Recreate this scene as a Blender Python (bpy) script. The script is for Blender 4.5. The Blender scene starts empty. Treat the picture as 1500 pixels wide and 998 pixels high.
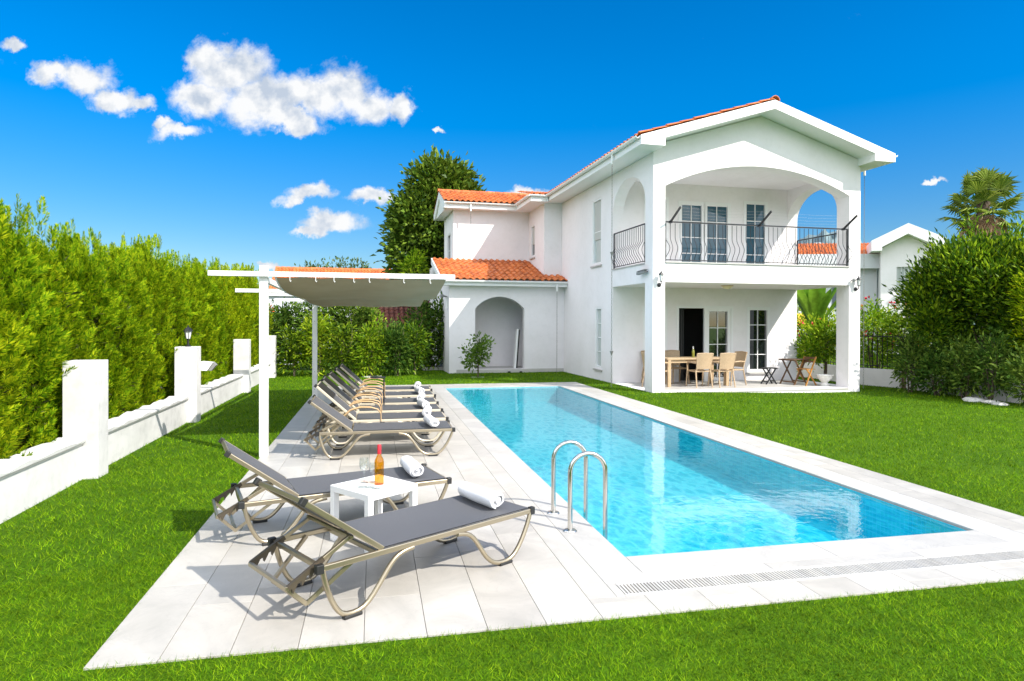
import bpy, math, random
import numpy as np
from mathutils import Vector, Matrix
from mathutils.geometry import tessellate_polygon
random.seed(7)
RNG = np.random.default_rng(11)
S = bpy.context.scene
COL = S.collection
PI = math.pi
R = math.radians

# ------------------------------------------------------------------ helpers
class MB:
    """collects geometry and links it as one mesh object"""
    def __init__(s):
        s.v = []; s.f = []
    def add(s, vs, fs):
        n = len(s.v)
        s.v += [tuple(map(float, p)) for p in vs]
        s.f += [tuple(i + n for i in f) for f in fs]
        return s
    def box(s, x0, x1, y0, y1, z0, z1):
        return s.add([(x0,y0,z0),(x1,y0,z0),(x1,y1,z0),(x0,y1,z0),(x0,y0,z1),(x1,y0,z1),(x1,y1,z1),(x0,y1,z1)],
                     [(3,2,1,0),(4,5,6,7),(0,1,5,4),(1,2,6,5),(2,3,7,6),(3,0,4,7)])
    def bar(s, p0, p1, w, h, up=(0,0,1)):
        p0 = Vector(p0); p1 = Vector(p1); d = (p1-p0).normalized(); up = Vector(up)
        if abs(d.dot(up)) > .98: up = Vector((1,0,0))
        a = d.cross(up).normalized()*w/2; b = a.cross(d).normalized()*h/2
        vs = [p0-a-b, p0+a-b, p0+a+b, p0-a+b, p1-a-b, p1+a-b, p1+a+b, p1-a+b]
        return s.add(vs, [(0,1,2,3),(7,6,5,4),(1,0,4,5),(2,1,5,6),(3,2,6,7),(0,3,7,4)])
    def tube(s, path, r, seg=8, closed=False, flat=1.0):
        P = [Vector(p) for p in path]; n = len(P)
        rs = r if isinstance(r, (list, tuple)) else [r]*n
        prev = None; vs = []
        for i, p in enumerate(P):
            if closed: d = P[(i+1) % n]-P[i-1]
            else: d = P[min(i+1, n-1)]-P[max(i-1, 0)]
            d.normalize()
            if prev is None:
                a = d.cross(Vector((0,0,1)))
                if a.length < .1: a = d.cross(Vector((1,0,0)))
            else: a = prev-d*prev.dot(d)
            a.normalize(); prev = a; b = d.cross(a)
            for k in range(seg):
                t = 2*PI*k/seg
                vs.append(p+a*math.cos(t)*rs[i]+b*math.sin(t)*rs[i]*flat)
        fs = []
        for i in range(n if closed else n-1):
            j = (i+1) % n
            for k in range(seg):
                k2 = (k+1) % seg
                fs.append((i*seg+k, i*seg+k2, j*seg+k2, j*seg+k))
        if not closed:
            fs.append(tuple(range(seg-1, -1, -1))); fs.append(tuple((n-1)*seg+k for k in range(seg)))
        return s.add(vs, fs)
    def lathe(s, prof, c=(0,0,0), seg=20):
        vs = []; n = len(prof)
        for r, z in prof:
            for k in range(seg):
                t = 2*PI*k/seg; vs.append((c[0]+r*math.cos(t), c[1]+r*math.sin(t), c[2]+z))
        fs = []
        for i in range(n-1):
            for k in range(seg):
                k2 = (k+1) % seg; fs.append((i*seg+k, i*seg+k2, (i+1)*seg+k2, (i+1)*seg+k))
        if prof[0][0] > 1e-5: fs.append(tuple(range(seg-1, -1, -1)))
        if prof[-1][0] > 1e-5: fs.append(tuple((n-1)*seg+k for k in range(seg)))
        return s.add(vs, fs)
    def prism(s, outer, holes, fn, c0, c1):
        """polygon with holes in (a,b), extruded from c0 to c1; fn(a,b,c) gives the point"""
        def area(p): return sum(p[i][0]*p[(i+1) % len(p)][1]-p[(i+1) % len(p)][0]*p[i][1] for i in range(len(p)))
        if area(outer) < 0: outer = outer[::-1]
        holes = [h[::-1] if area(h) > 0 else h for h in holes]
        loops = [outer]+list(holes); flat = [p for l in loops for p in l]; n = len(flat)
        tris = tessellate_polygon([[Vector((p[0], p[1], 0)) for p in l] for l in loops])
        vs = [fn(a, b, c0) for a, b in flat]+[fn(a, b, c1) for a, b in flat]; fs = []
        for t in tris:
            a, b, c = [flat[i] for i in t]
            if (b[0]-a[0])*(c[1]-a[1])-(c[0]-a[0])*(b[1]-a[1]) < 0: t = (t[0], t[2], t[1])
            fs.append(tuple(t)); fs.append((t[2]+n, t[1]+n, t[0]+n))
        k = 0
        for l in loops:
            m = len(l)
            for i in range(m):
                j = (i+1) % m; fs.append((k+j, k+i, k+i+n, k+j+n))
            k += m
        return s.add(vs, fs)
    def grid(s, pts):
        n = len(pts); m = len(pts[0])
        return s.add([p for row in pts for p in row],
                     [(i*m+j, i*m+j+1, (i+1)*m+j+1, (i+1)*m+j) for i in range(n-1) for j in range(m-1)])
    def build(s, name, mat, parent=None, smooth=None, bevel=0, fix=True):
        me = bpy.data.meshes.new(name); me.from_pydata(s.v, [], s.f); me.update()
        if fix:
            import bmesh
            bm = bmesh.new(); bm.from_mesh(me); bmesh.ops.recalc_face_normals(bm, faces=bm.faces); bm.to_mesh(me); bm.free()
        return link(name, me, mat, parent, smooth, bevel)

def link(name, me, mat, parent=None, smooth=None, bevel=0):
    for m in (mat if isinstance(mat, list) else [mat]): me.materials.append(m)
    if smooth is not None:
        me.polygons.foreach_set('use_smooth', [True]*len(me.polygons))
        me.set_sharp_from_angle(angle=R(smooth))
    o = bpy.data.objects.new(name, me); COL.objects.link(o)
    if parent is not None: o.parent = parent
    if bevel:
        b = o.modifiers.new('bevel', 'BEVEL'); b.width = bevel; b.segments = 2; b.limit_method = 'ANGLE'; b.angle_limit = R(40)
    return o

def tag(o, label=None, cat=None, group=None, kind=None):
    if label: o['label'] = label
    if cat: o['category'] = cat
    if group: o['group'] = group
    if kind: o['kind'] = kind
    return o

def thing(name, label, cat, loc=(0,0,0), rz=0, group=None):
    o = bpy.data.objects.new(name, None); COL.objects.link(o); o.empty_display_size = .1
    o.location = loc; o.rotation_euler = (0,0,rz)
    return tag(o, label, cat, group)

def kids(o): return [c for c in bpy.data.objects if c.parent == o]
def copy_tree(o, parent=None):
    c = o.copy(); COL.objects.link(c)
    if parent is not None: c.parent = parent
    for ch in kids(o): copy_tree(ch, c)
    return c

def np_mesh(name, V, F):
    """fast mesh from numpy arrays, every face with the same vertex count"""
    me = bpy.data.meshes.new(name); nf, k = F.shape
    me.vertices.add(len(V)); me.vertices.foreach_set('co', np.ascontiguousarray(V, dtype=np.float32).ravel())
    me.loops.add(nf*k); me.loops.foreach_set('vertex_index', np.ascontiguousarray(F, dtype=np.int32).ravel())
    me.polygons.add(nf); me.polygons.foreach_set('loop_start', np.arange(0, nf*k, k, dtype=np.int32))
    me.update(calc_edges=True); me.validate()
    return me

# ------------------------------------------------------------------ materials
def mat(name, base=(.8,.8,.8), rough=.5, metal=0, spec=.5, **kw):
    m = bpy.data.materials.new(name); m.use_nodes = True
    b = m.node_tree.nodes['Principled BSDF']
    b.inputs['Base Color'].default_value = (*base, 1); b.inputs['Roughness'].default_value = rough
    b.inputs['Metallic'].default_value = metal; b.inputs['Specular IOR Level'].default_value = spec
    for k, v in kw.items(): b.inputs[k.replace('_', ' ')].default_value = v
    return m
def N(m, t, **kw):
    n = m.node_tree.nodes.new(t)
    for k, v in kw.items(): setattr(n, k, v)
    return n
def L(m, a, b): m.node_tree.links.new(a, b)
def pbsdf(m): return m.node_tree.nodes['Principled BSDF']
def ramp(m, src, stops):
    r = N(m, 'ShaderNodeValToRGB'); e = r.color_ramp.elements
    while len(e) < len(stops): e.new(.5)
    for i, (p, c) in enumerate(stops): e[i].position = p; e[i].color = (*c, 1) if len(c) == 3 else c
    L(m, src, r.inputs[0]); return r.outputs[0]
def noise(m, scale, detail=4, rough=.55, coord='Object', vec=None, dist=0):
    n = N(m, 'ShaderNodeTexNoise'); n.inputs['Scale'].default_value = scale; n.inputs['Detail'].default_value = detail
    n.inputs['Roughness'].default_value = rough; n.inputs['Distortion'].default_value = dist
    if vec is None:
        t = N(m, 'ShaderNodeTexCoord'); vec = t.outputs[coord]
    L(m, vec, n.inputs['Vector']); return n.outputs['Fac']
def bump(m, h, strength=.3, dist=.02):
    b = N(m, 'ShaderNodeBump'); b.inputs['Strength'].default_value = strength; b.inputs['Distance'].default_value = dist
    L(m, h, b.inputs['Height']); L(m, b.outputs[0], pbsdf(m).inputs['Normal'])
def mixc(m, f, a, b, mode='MIX'):
    x = N(m, 'ShaderNodeMix', data_type='RGBA', blend_type=mode)
    for i, s in ((0, f), (6, a), (7, b)):
        if hasattr(s, 'default_value') and hasattr(s, 'links'): L(m, s, x.inputs[i])
        elif i == 0: x.inputs[0].default_value = s
        else: x.inputs[i].default_value = (*s, 1)
    return x.outputs[2]
def noisy(name, c1, c2, scale, rough=.6, bumpy=.0, **kw):
    m = mat(name, c1, rough, **kw)
    f = noise(m, scale)
    L(m, ramp(m, f, [(.35, c1), (.65, c2)]), pbsdf(m).inputs['Base Color'])
    if bumpy: bump(m, noise(m, scale*12, 3), bumpy, .01)
    return m

M = {}
# white render with faint weathering
def plaster(name, c, dirt, amount):
    m = mat(name, c, .75, spec=.25)
    f = noise(m, .9, 6, .65); g = noise(m, 7, 5, .6)
    a = ramp(m, f, [(.42, (0,0,0)), (.75, (amount,)*3)])
    b = ramp(m, g, [(.5, (0,0,0)), (.8, (amount*.6,)*3)])
    x = N(m, 'ShaderNodeMath', operation='ADD', use_clamp=True); L(m, a, x.inputs[0]); L(m, b, x.inputs[1])
    L(m, mixc(m, x.outputs[0], c, dirt), pbsdf(m).inputs['Base Color'])
    bump(m, noise(m, 60, 3), .12, .004)
    return m
M['plaster'] = plaster('white_plaster', (.80,.768,.775), (.60,.58,.56), .34)
M['wallw'] = plaster('weathered_plaster', (.66,.65,.64), (.36,.36,.35), .6)
M['trim'] = mat('white_trim', (.80,.80,.79), .45)
M['paint'] = noisy('white_painted_timber', (.80,.80,.79), (.72,.72,.70), 3, .5)
M['pvc'] = mat('white_window_frame', (.78,.78,.78), .35)

def marble(name, c1, c2, vein):
    m = mat(name, c1, .38)
    geo = N(m, 'ShaderNodeNewGeometry'); tc = N(m, 'ShaderNodeTexCoord')
    off = N(m, 'ShaderNodeVectorMath', operation='MULTIPLY_ADD')
    cr = N(m, 'ShaderNodeCombineXYZ')
    for i in range(3): L(m, geo.outputs['Random Per Island'], cr.inputs[i])
    L(m, cr.outputs[0], off.inputs[0]); off.inputs[1].default_value = (37, 53, 71); L(m, tc.outputs['Object'], off.inputs[2])
    cloud = noise(m, 1.6, 6, .62, vec=off.outputs[0], dist=1.2)
    base = ramp(m, cloud, [(.3, c2), (.62, c1)])
    v = noise(m, 2.3, 8, .6, vec=off.outputs[0], dist=2.4)
    vv = N(m, 'ShaderNodeMath', operation='SUBTRACT'); L(m, v, vv.inputs[0]); vv.inputs[1].default_value = .5
    va = N(m, 'ShaderNodeMath', operation='ABSOLUTE'); L(m, vv.outputs[0], va.inputs[0])
    vm = ramp(m, va.outputs[0], [(0, (.34,.34,.34)), (.018, (0,0,0))])
    c = mixc(m, vm, base, vein)
    tint = ramp(m, geo.outputs['Random Per Island'], [(0, (.86,.84,.81)), (.5, (.97,.965,.96)), (1, (1,.975,.93))])
    L(m, mixc(m, 1.0, c, tint, 'MULTIPLY'), pbsdf(m).inputs['Base Color'])
    return m
M['marble'] = marble('marble_planks', (.50,.48,.45), (.39,.375,.35), (.36,.35,.34))
M['coping'] = marble('coping_marble', (.51,.50,.48), (.41,.40,.39), (.30,.30,.30))
M['joint'] = mat('grout', (.50,.48,.45), .8)
M['drainbed'] = mat('drain_bed', (.14,.11,.09), .9)
M['tilefloor'] = noisy('terrace_stone', (.50,.48,.45), (.42,.41,.39), 2, .5)

def roof_tile():
    m = mat('terracotta_tile', (.5,.14,.03), .65)
    geo = N(m, 'ShaderNodeNewGeometry')
    a = ramp(m, noise(m, 2.2, 5, .7), [(.3, (.36,.085,.02)), (.55, (.56,.15,.03)), (.8, (.66,.24,.08))])
    r = ramp(m, geo.outputs['Random Per Island'], [(0, (.72,.66,.62)), (.5, (1,1,1)), (1, (1.0,.92,.8))])
    L(m, mixc(m, 1.0, a, r, 'MULTIPLY'), pbsdf(m).inputs['Base Color'])
    bump(m, noise(m, 40, 3), .2, .01)
    return m
M['tile'] = roof_tile()
M['olddark'] = noisy('old_dark_tile', (.12,.035,.02), (.20,.06,.03), 4, .8)

def schlick(m, f0, normal=None):
    g = N(m, 'ShaderNodeNewGeometry'); d = N(m, 'ShaderNodeVectorMath', operation='DOT_PRODUCT')
    L(m, g.outputs['Incoming'], d.inputs[0]); L(m, normal if normal is not None else g.outputs['Normal'], d.inputs[1])
    def ma(op, a, b=None):
        n = N(m, 'ShaderNodeMath', operation=op)
        for i, q in enumerate((a, b)):
            if q is None: continue
            if isinstance(q, (int, float)): n.inputs[i].default_value = q
            else: L(m, q, n.inputs[i])
        return n.outputs[0]
    c = ma('SUBTRACT', 1.0, ma('MINIMUM', ma('ABSOLUTE', d.outputs['Value']), 1.0))
    return ma('ADD', ma('MULTIPLY', ma('POWER', c, 5.0), 1-f0), f0)
def water_mat():
    m = bpy.data.materials.new('pool_water'); m.use_nodes = True; nt = m.node_tree; nt.nodes.clear()
    out = N(m, 'ShaderNodeOutputMaterial'); mix = N(m, 'ShaderNodeMixShader')
    tr = N(m, 'ShaderNodeBsdfTransparent'); gl = N(m, 'ShaderNodeBsdfGlossy'); gl.inputs['Roughness'].default_value = .012
    tc = N(m, 'ShaderNodeTexCoord')
    n1 = noise(m, 5.5, 3, .55, vec=tc.outputs['Object'], dist=.6)
    b = N(m, 'ShaderNodeBump'); b.inputs['Strength'].default_value = .09; b.inputs['Distance'].default_value = .03
    L(m, n1, b.inputs['Height']); L(m, b.outputs[0], gl.inputs['Normal'])
    # caustic light painted into the transparent colour: bright network between voronoi cells
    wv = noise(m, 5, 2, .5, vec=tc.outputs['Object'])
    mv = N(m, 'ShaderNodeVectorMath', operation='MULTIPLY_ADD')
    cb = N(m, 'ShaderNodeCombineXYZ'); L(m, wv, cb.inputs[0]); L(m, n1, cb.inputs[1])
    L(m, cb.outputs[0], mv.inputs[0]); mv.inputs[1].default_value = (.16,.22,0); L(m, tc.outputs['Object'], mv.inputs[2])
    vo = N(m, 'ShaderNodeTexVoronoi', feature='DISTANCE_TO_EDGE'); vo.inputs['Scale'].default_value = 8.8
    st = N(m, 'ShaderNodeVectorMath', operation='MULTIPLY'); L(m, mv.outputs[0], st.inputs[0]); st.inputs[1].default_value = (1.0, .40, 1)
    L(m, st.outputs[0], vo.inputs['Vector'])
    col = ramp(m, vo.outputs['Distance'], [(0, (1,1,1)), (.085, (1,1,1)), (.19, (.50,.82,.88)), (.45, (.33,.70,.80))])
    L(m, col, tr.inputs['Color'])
    sc_ = N(m, 'ShaderNodeBsdfDiffuse'); sc_.inputs['Color'].default_value = (.0,.46,.72,1)     # light scattered back by the water body
    bd = N(m, 'ShaderNodeMixShader'); bd.inputs[0].default_value = .13; L(m, tr.outputs[0], bd.inputs[1]); L(m, sc_.outputs[0], bd.inputs[2])
    L(m, schlick(m, .021, b.outputs[0]), mix.inputs[0]); L(m, bd.outputs[0], mix.inputs[1]); L(m, gl.outputs[0], mix.inputs[2])
    L(m, mix.outputs[0], out.inputs['Surface'])
    return m
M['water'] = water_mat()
def mosaic():
    m = mat('pool_mosaic', (.03,.5,.7), .35)
    tc = N(m, 'ShaderNodeTexCoord')
    vo = N(m, 'ShaderNodeTexVoronoi', feature='F1', distance='CHEBYCHEV'); vo.inputs['Scale'].default_value = 20; vo.inputs['Randomness'].default_value = 0
    L(m, tc.outputs['Object'], vo.inputs['Vector'])
    c = ramp(m, vo.outputs['Color'], [(0, (.008,.40,.47)), (.5, (.015,.49,.54)), (1, (.05,.58,.62))])
    g = ramp(m, vo.outputs['Distance'], [(.40, (0,0,0)), (.46, (1,1,1))])
    L(m, mixc(m, g, c, (.10,.55,.70)), pbsdf(m).inputs['Base Color'])
    return m
M['mosaic'] = mosaic()
M['steel'] = mat('polished_steel', (.62,.60,.56), .16, 1)
M['alu'] = mat('champagne_metal', (.40,.34,.245), .30, .85)
M['bronze'] = mat('dark_bronze', (.085,.068,.048), .45, .4)
M['cream_metal'] = mat('cream_metal', (.60,.53,.41), .4, .25)
M['tan'] = mat('tan_plastic', (.50,.33,.17), .5)
def sling():
    m = mat('charcoal_sling', (.085,.087,.095), .6, spec=.35)
    tc = N(m, 'ShaderNodeTexCoord'); w = N(m, 'ShaderNodeTexChecker'); w.inputs['Scale'].default_value = 260
    L(m, tc.outputs['Object'], w.inputs['Vector'])
    w.inputs['Color1'].default_value = (.075,.077,.084,1); w.inputs['Color2'].default_value = (.115,.117,.126,1)
    L(m, w.outputs['Color'], pbsdf(m).inputs['Base Color']); return m
M['sling'] = sling()
M['black'] = mat('black_plastic', (.015,.015,.015), .5)
M['darkmetal'] = mat('black_metal', (.02,.021,.025), .45, .3)
M['chain'] = mat('chain_metal', (.30,.29,.27), .45, .7)
def towel():
    m = mat('white_terry', (.70,.70,.72), .95, spec=.1)
    bump(m, noise(m, 220, 2), .5, .004); return m
M['towel'] = towel()
def canvas():
    m = bpy.data.materials.new('beige_canvas'); m.use_nodes = True; b = pbsdf(m)
    b.inputs['Roughness'].default_value = .9; b.inputs['Specular IOR Level'].default_value = .1
    c = ramp(m, noise(m, 1.4, 5, .6), [(.35, (.43,.345,.235)), (.7, (.49,.40,.28))]); L(m, c, b.inputs['Base Color'])
    t = N(m, 'ShaderNodeBsdfTranslucent'); L(m, c, t.inputs['Color'])
    x = N(m, 'ShaderNodeMixShader'); x.inputs[0].default_value = .14
    L(m, b.outputs[0], x.inputs[1]); L(m, t.outputs[0], x.inputs[2])
    L(m, x.outputs[0], m.node_tree.nodes['Material Output'].inputs['Surface'])
    bump(m, noise(m, 300, 2), .2, .002); return m
M['canvas'] = canvas()
M['whitelam'] = mat('white_laminate', (.82,.82,.82), .3)
def clear_glass(name, c, rough=0.0):
    m = bpy.data.materials.new(name); m.use_nodes = True; nt = m.node_tree; nt.nodes.clear()
    out = N(m, 'ShaderNodeOutputMaterial'); mix = N(m, 'ShaderNodeMixShader')
    tr = N(m, 'ShaderNodeBsdfTransparent'); tr.inputs[0].default_value = (*c, 1); gl = N(m, 'ShaderNodeBsdfGlossy'); gl.inputs['Roughness'].default_value = .02
    L(m, schlick(m, .07), mix.inputs[0]); L(m, tr.outputs[0], mix.inputs[1]); L(m, gl.outputs[0], mix.inputs[2]); L(m, mix.outputs[0], out.inputs[0])
    return m
M['clear'] = clear_glass('clear_glass', (.93,.95,.95))
M['amber'] = clear_glass('amber_wine_glass', (.93,.60,.10))
M['redcap'] = mat('red_foil', (.55,.02,.035), .35)
M['greenglass'] = mat('olive_glass', (.30,.30,.05), .1, Transmission_Weight=.3)
M['pane'] = mat('dark_window_glass', (.010,.013,.014), .02, spec=1.0, IOR=1.8)
M['paneblue'] = mat('sky_tinted_window_glass', (.03,.09,.13), .03, spec=.5)  # blue of the reflected sky put into the base colour
M['panelight'] = mat('curtained_window_glass', (.42,.46,.44), .08, spec=.8)
M['blind'] = mat('grey_roller_blind', (.46,.46,.43), .5)
M['curtain'] = noisy('green_curtain', (.05,.14,.07), (.03,.09,.05), 6, .9)
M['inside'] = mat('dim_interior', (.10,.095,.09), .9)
M['rattan'] = noisy('sand_resin_weave', (.46,.335,.21), (.40,.285,.175), 30, .6, .3)
M['oak'] = noisy('pale_resin_wood', (.47,.34,.205), (.41,.29,.17), 8, .5)
M['teak'] = noisy('dark_teak', (.10,.05,.025), (.16,.08,.035), 9, .5)
M['teaklight'] = noisy('honey_teak', (.50,.24,.05), (.40,.18,.04), 9, .5)
M['stonewhite'] = noisy('cast_stone', (.74,.72,.67), (.60,.58,.54), 12, .8, .4)
M['lampglass'] = mat('frosted_lamp_glass', (.72,.73,.72), .3)
M['lampcream'] = mat('cream_lamp_glass', (.70,.62,.40), .3)
M['brick'] = noisy('brown_brick', (.20,.12,.09), (.14,.09,.07), 5, .9, .5)
M['bark'] = noisy('bark', (.12,.085,.06), (.07,.05,.035), 9, .9, .6)
M['barkpale'] = noisy('pale_bark', (.26,.21,.15), (.16,.12,.09), 12, .9, .5)
M['rope'] = mat('grey_white_line', (.5,.5,.5), .7)
M['yellow'] = noisy('yellow_canvas', (.75,.48,.04), (.65,.40,.03), 3, .8)
M['greyroof'] = noisy('grey_felt', (.20,.20,.20), (.26,.26,.26), 3, .9)
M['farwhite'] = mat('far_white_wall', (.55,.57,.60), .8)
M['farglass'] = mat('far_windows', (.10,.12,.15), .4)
M['red'] = mat('red_petals', (.55,.02,.03), .6)
M['orange'] = mat('orange_petals', (.60,.14,.03), .6)
M['pink'] = mat('pink_petals', (.55,.05,.14), .6)

def leafmat(name, dark, mid, light, trans=.35, rough=.5, spec=.35, clump=0):
    m = bpy.data.materials.new(name); m.use_nodes = True; b = pbsdf(m)
    geo = N(m, 'ShaderNodeNewGeometry'); oi = N(m, 'ShaderNodeObjectInfo')
    a = ramp(m, geo.outputs['Random Per Island'], [(0, dark), (.5, mid), (1, light)])
    n = noise(m, 1.1, 3, .5)
    hv = N(m, 'ShaderNodeHueSaturation'); L(m, a, hv.inputs['Color'])
    r1 = N(m, 'ShaderNodeMapRange'); L(m, oi.outputs['Random'], r1.inputs[0]); r1.inputs[3].default_value = .488; r1.inputs[4].default_value = .512
    r2 = N(m, 'ShaderNodeMapRange'); L(m, n, r2.inputs[0]); r2.inputs[1].default_value = .3; r2.inputs[2].default_value = .7; r2.inputs[3].default_value = .75; r2.inputs[4].default_value = 1.25
    val = r2.outputs[0]
    if clump:
        r3 = N(m, 'ShaderNodeMapRange'); L(m, noise(m, clump, 3, .6), r3.inputs[0]); r3.inputs[1].default_value = .32; r3.inputs[2].default_value = .68; r3.inputs[3].default_value = .62; r3.inputs[4].default_value = 1.30
        mm = N(m, 'ShaderNodeMath', operation='MULTIPLY'); L(m, val, mm.inputs[0]); L(m, r3.outputs[0], mm.inputs[1]); val = mm.outputs[0]
    r4 = N(m, 'ShaderNodeMapRange'); L(m, oi.outputs['Random'], r4.inputs[0]); r4.inputs[3].default_value = 1.12; r4.inputs[4].default_value = .86
    m4 = N(m, 'ShaderNodeMath', operation='MULTIPLY'); L(m, val, m4.inputs[0]); L(m, r4.outputs[0], m4.inputs[1]); val = m4.outputs[0]
    L(m, r1.outputs[0], hv.inputs['Hue']); L(m, val, hv.inputs['Value'])
    L(m, hv.outputs[0], b.inputs['Base Color']); b.inputs['Roughness'].default_value = rough; b.inputs['Specular IOR Level'].default_value = spec
    t = N(m, 'ShaderNodeBsdfTranslucent'); L(m, hv.outputs[0], t.inputs['Color'])
    x = N(m, 'ShaderNodeMixShader'); x.inputs[0].default_value = trans
    L(m, b.outputs[0], x.inputs[1]); L(m, t.outputs[0], x.inputs[2])
    L(m, x.outputs[0], m.node_tree.nodes['Material Output'].inputs['Surface'])
    return m
M['cypress'] = leafmat('golden_cypress_sprays', (.04,.11,.003), (.19,.33,.004), (.50,.55,.012), .40, .75, .06)
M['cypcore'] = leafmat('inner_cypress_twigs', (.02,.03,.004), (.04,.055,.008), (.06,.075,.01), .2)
M['bush'] = leafmat('bright_bush_leaves', (.06,.15,.006), (.20,.35,.010), (.44,.54,.03), .4, .6, .12)
M['darkbush'] = leafmat('dark_bush_leaves', (.025,.065,.01), (.07,.15,.016), (.20,.29,.04), .3, .6, .12)
M['magnolia'] = leafmat('glossy_magnolia_leaves', (.03,.075,.008), (.085,.165,.015), (.19,.28,.03), .25, .45, .25)
M['laurel'] = leafmat('laurel_leaves', (.022,.06,.005), (.085,.18,.008), (.34,.46,.015), .4, .5, .18)
M['citrus'] = leafmat('citrus_leaves', (.05,.12,.012), (.11,.22,.02), (.20,.34,.03), .35, .4)
M['palm'] = leafmat('fan_palm_leaves', (.06,.11,.012), (.13,.21,.022), (.26,.32,.05), .3, .45, .25)
M['palmdead'] = leafmat('dry_palm_leaves', (.16,.10,.05), (.25,.17,.09), (.34,.24,.13), .2, .7)
M['paddle'] = leafmat('paddle_leaves', (.05,.14,.012), (.12,.26,.02), (.22,.36,.03), .40, .45, .3, 3)
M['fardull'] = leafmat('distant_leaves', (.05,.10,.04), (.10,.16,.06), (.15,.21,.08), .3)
M['blade'] = leafmat('grass_blades', (.036,.115,.001), (.112,.238,.002), (.26,.38,.008), .20, .7, .08, 7)
def lawnmat():
    m = mat('lawn_soil', (.03,.10,.004), .9, spec=.1)
    a = ramp(m, noise(m, 45, 4, .7), [(.3, (.025,.07,.002)), (.7, (.085,.18,.004))])
    b = ramp(m, noise(m, .8, 3, .5), [(.3, (.8,.85,.7)), (.7, (1.1,1.05,1))])
    L(m, mixc(m, 1.0, a, b, 'MULTIPLY'), pbsdf(m).inputs['Base Color']); bump(m, noise(m, 60, 3), .8, .03)
    return m
M['lawn'] = lawnmat()
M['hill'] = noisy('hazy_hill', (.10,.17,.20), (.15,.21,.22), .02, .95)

# ------------------------------------------------------------------ camera, sun, sky
cam = bpy.data.cameras.new('camera'); co = bpy.data.objects.new('camera', cam); COL.objects.link(co); S.camera = co
A, ROLL, PITCH = 0.208455784, 0.00280702, -0.004624565
fw = Vector((math.sin(A)*math.cos(PITCH), math.cos(A)*math.cos(PITCH), math.sin(PITCH)))
rt = Vector((math.cos(A), -math.sin(A), 0)); up = rt.cross(fw)
r2 = rt*math.cos(ROLL)+up*math.sin(ROLL); u2 = up*math.cos(ROLL)-rt*math.sin(ROLL)
mw = Matrix((r2, u2, -fw)).transposed().to_4x4(); mw.translation = (0, 0, 1.75); co.matrix_world = mw
cam.sensor_width = 36; cam.lens = 957.17/1500*36; cam.shift_y = (476.04-499)/1500
cam.clip_start = .05; cam.clip_end = 3000

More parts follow.
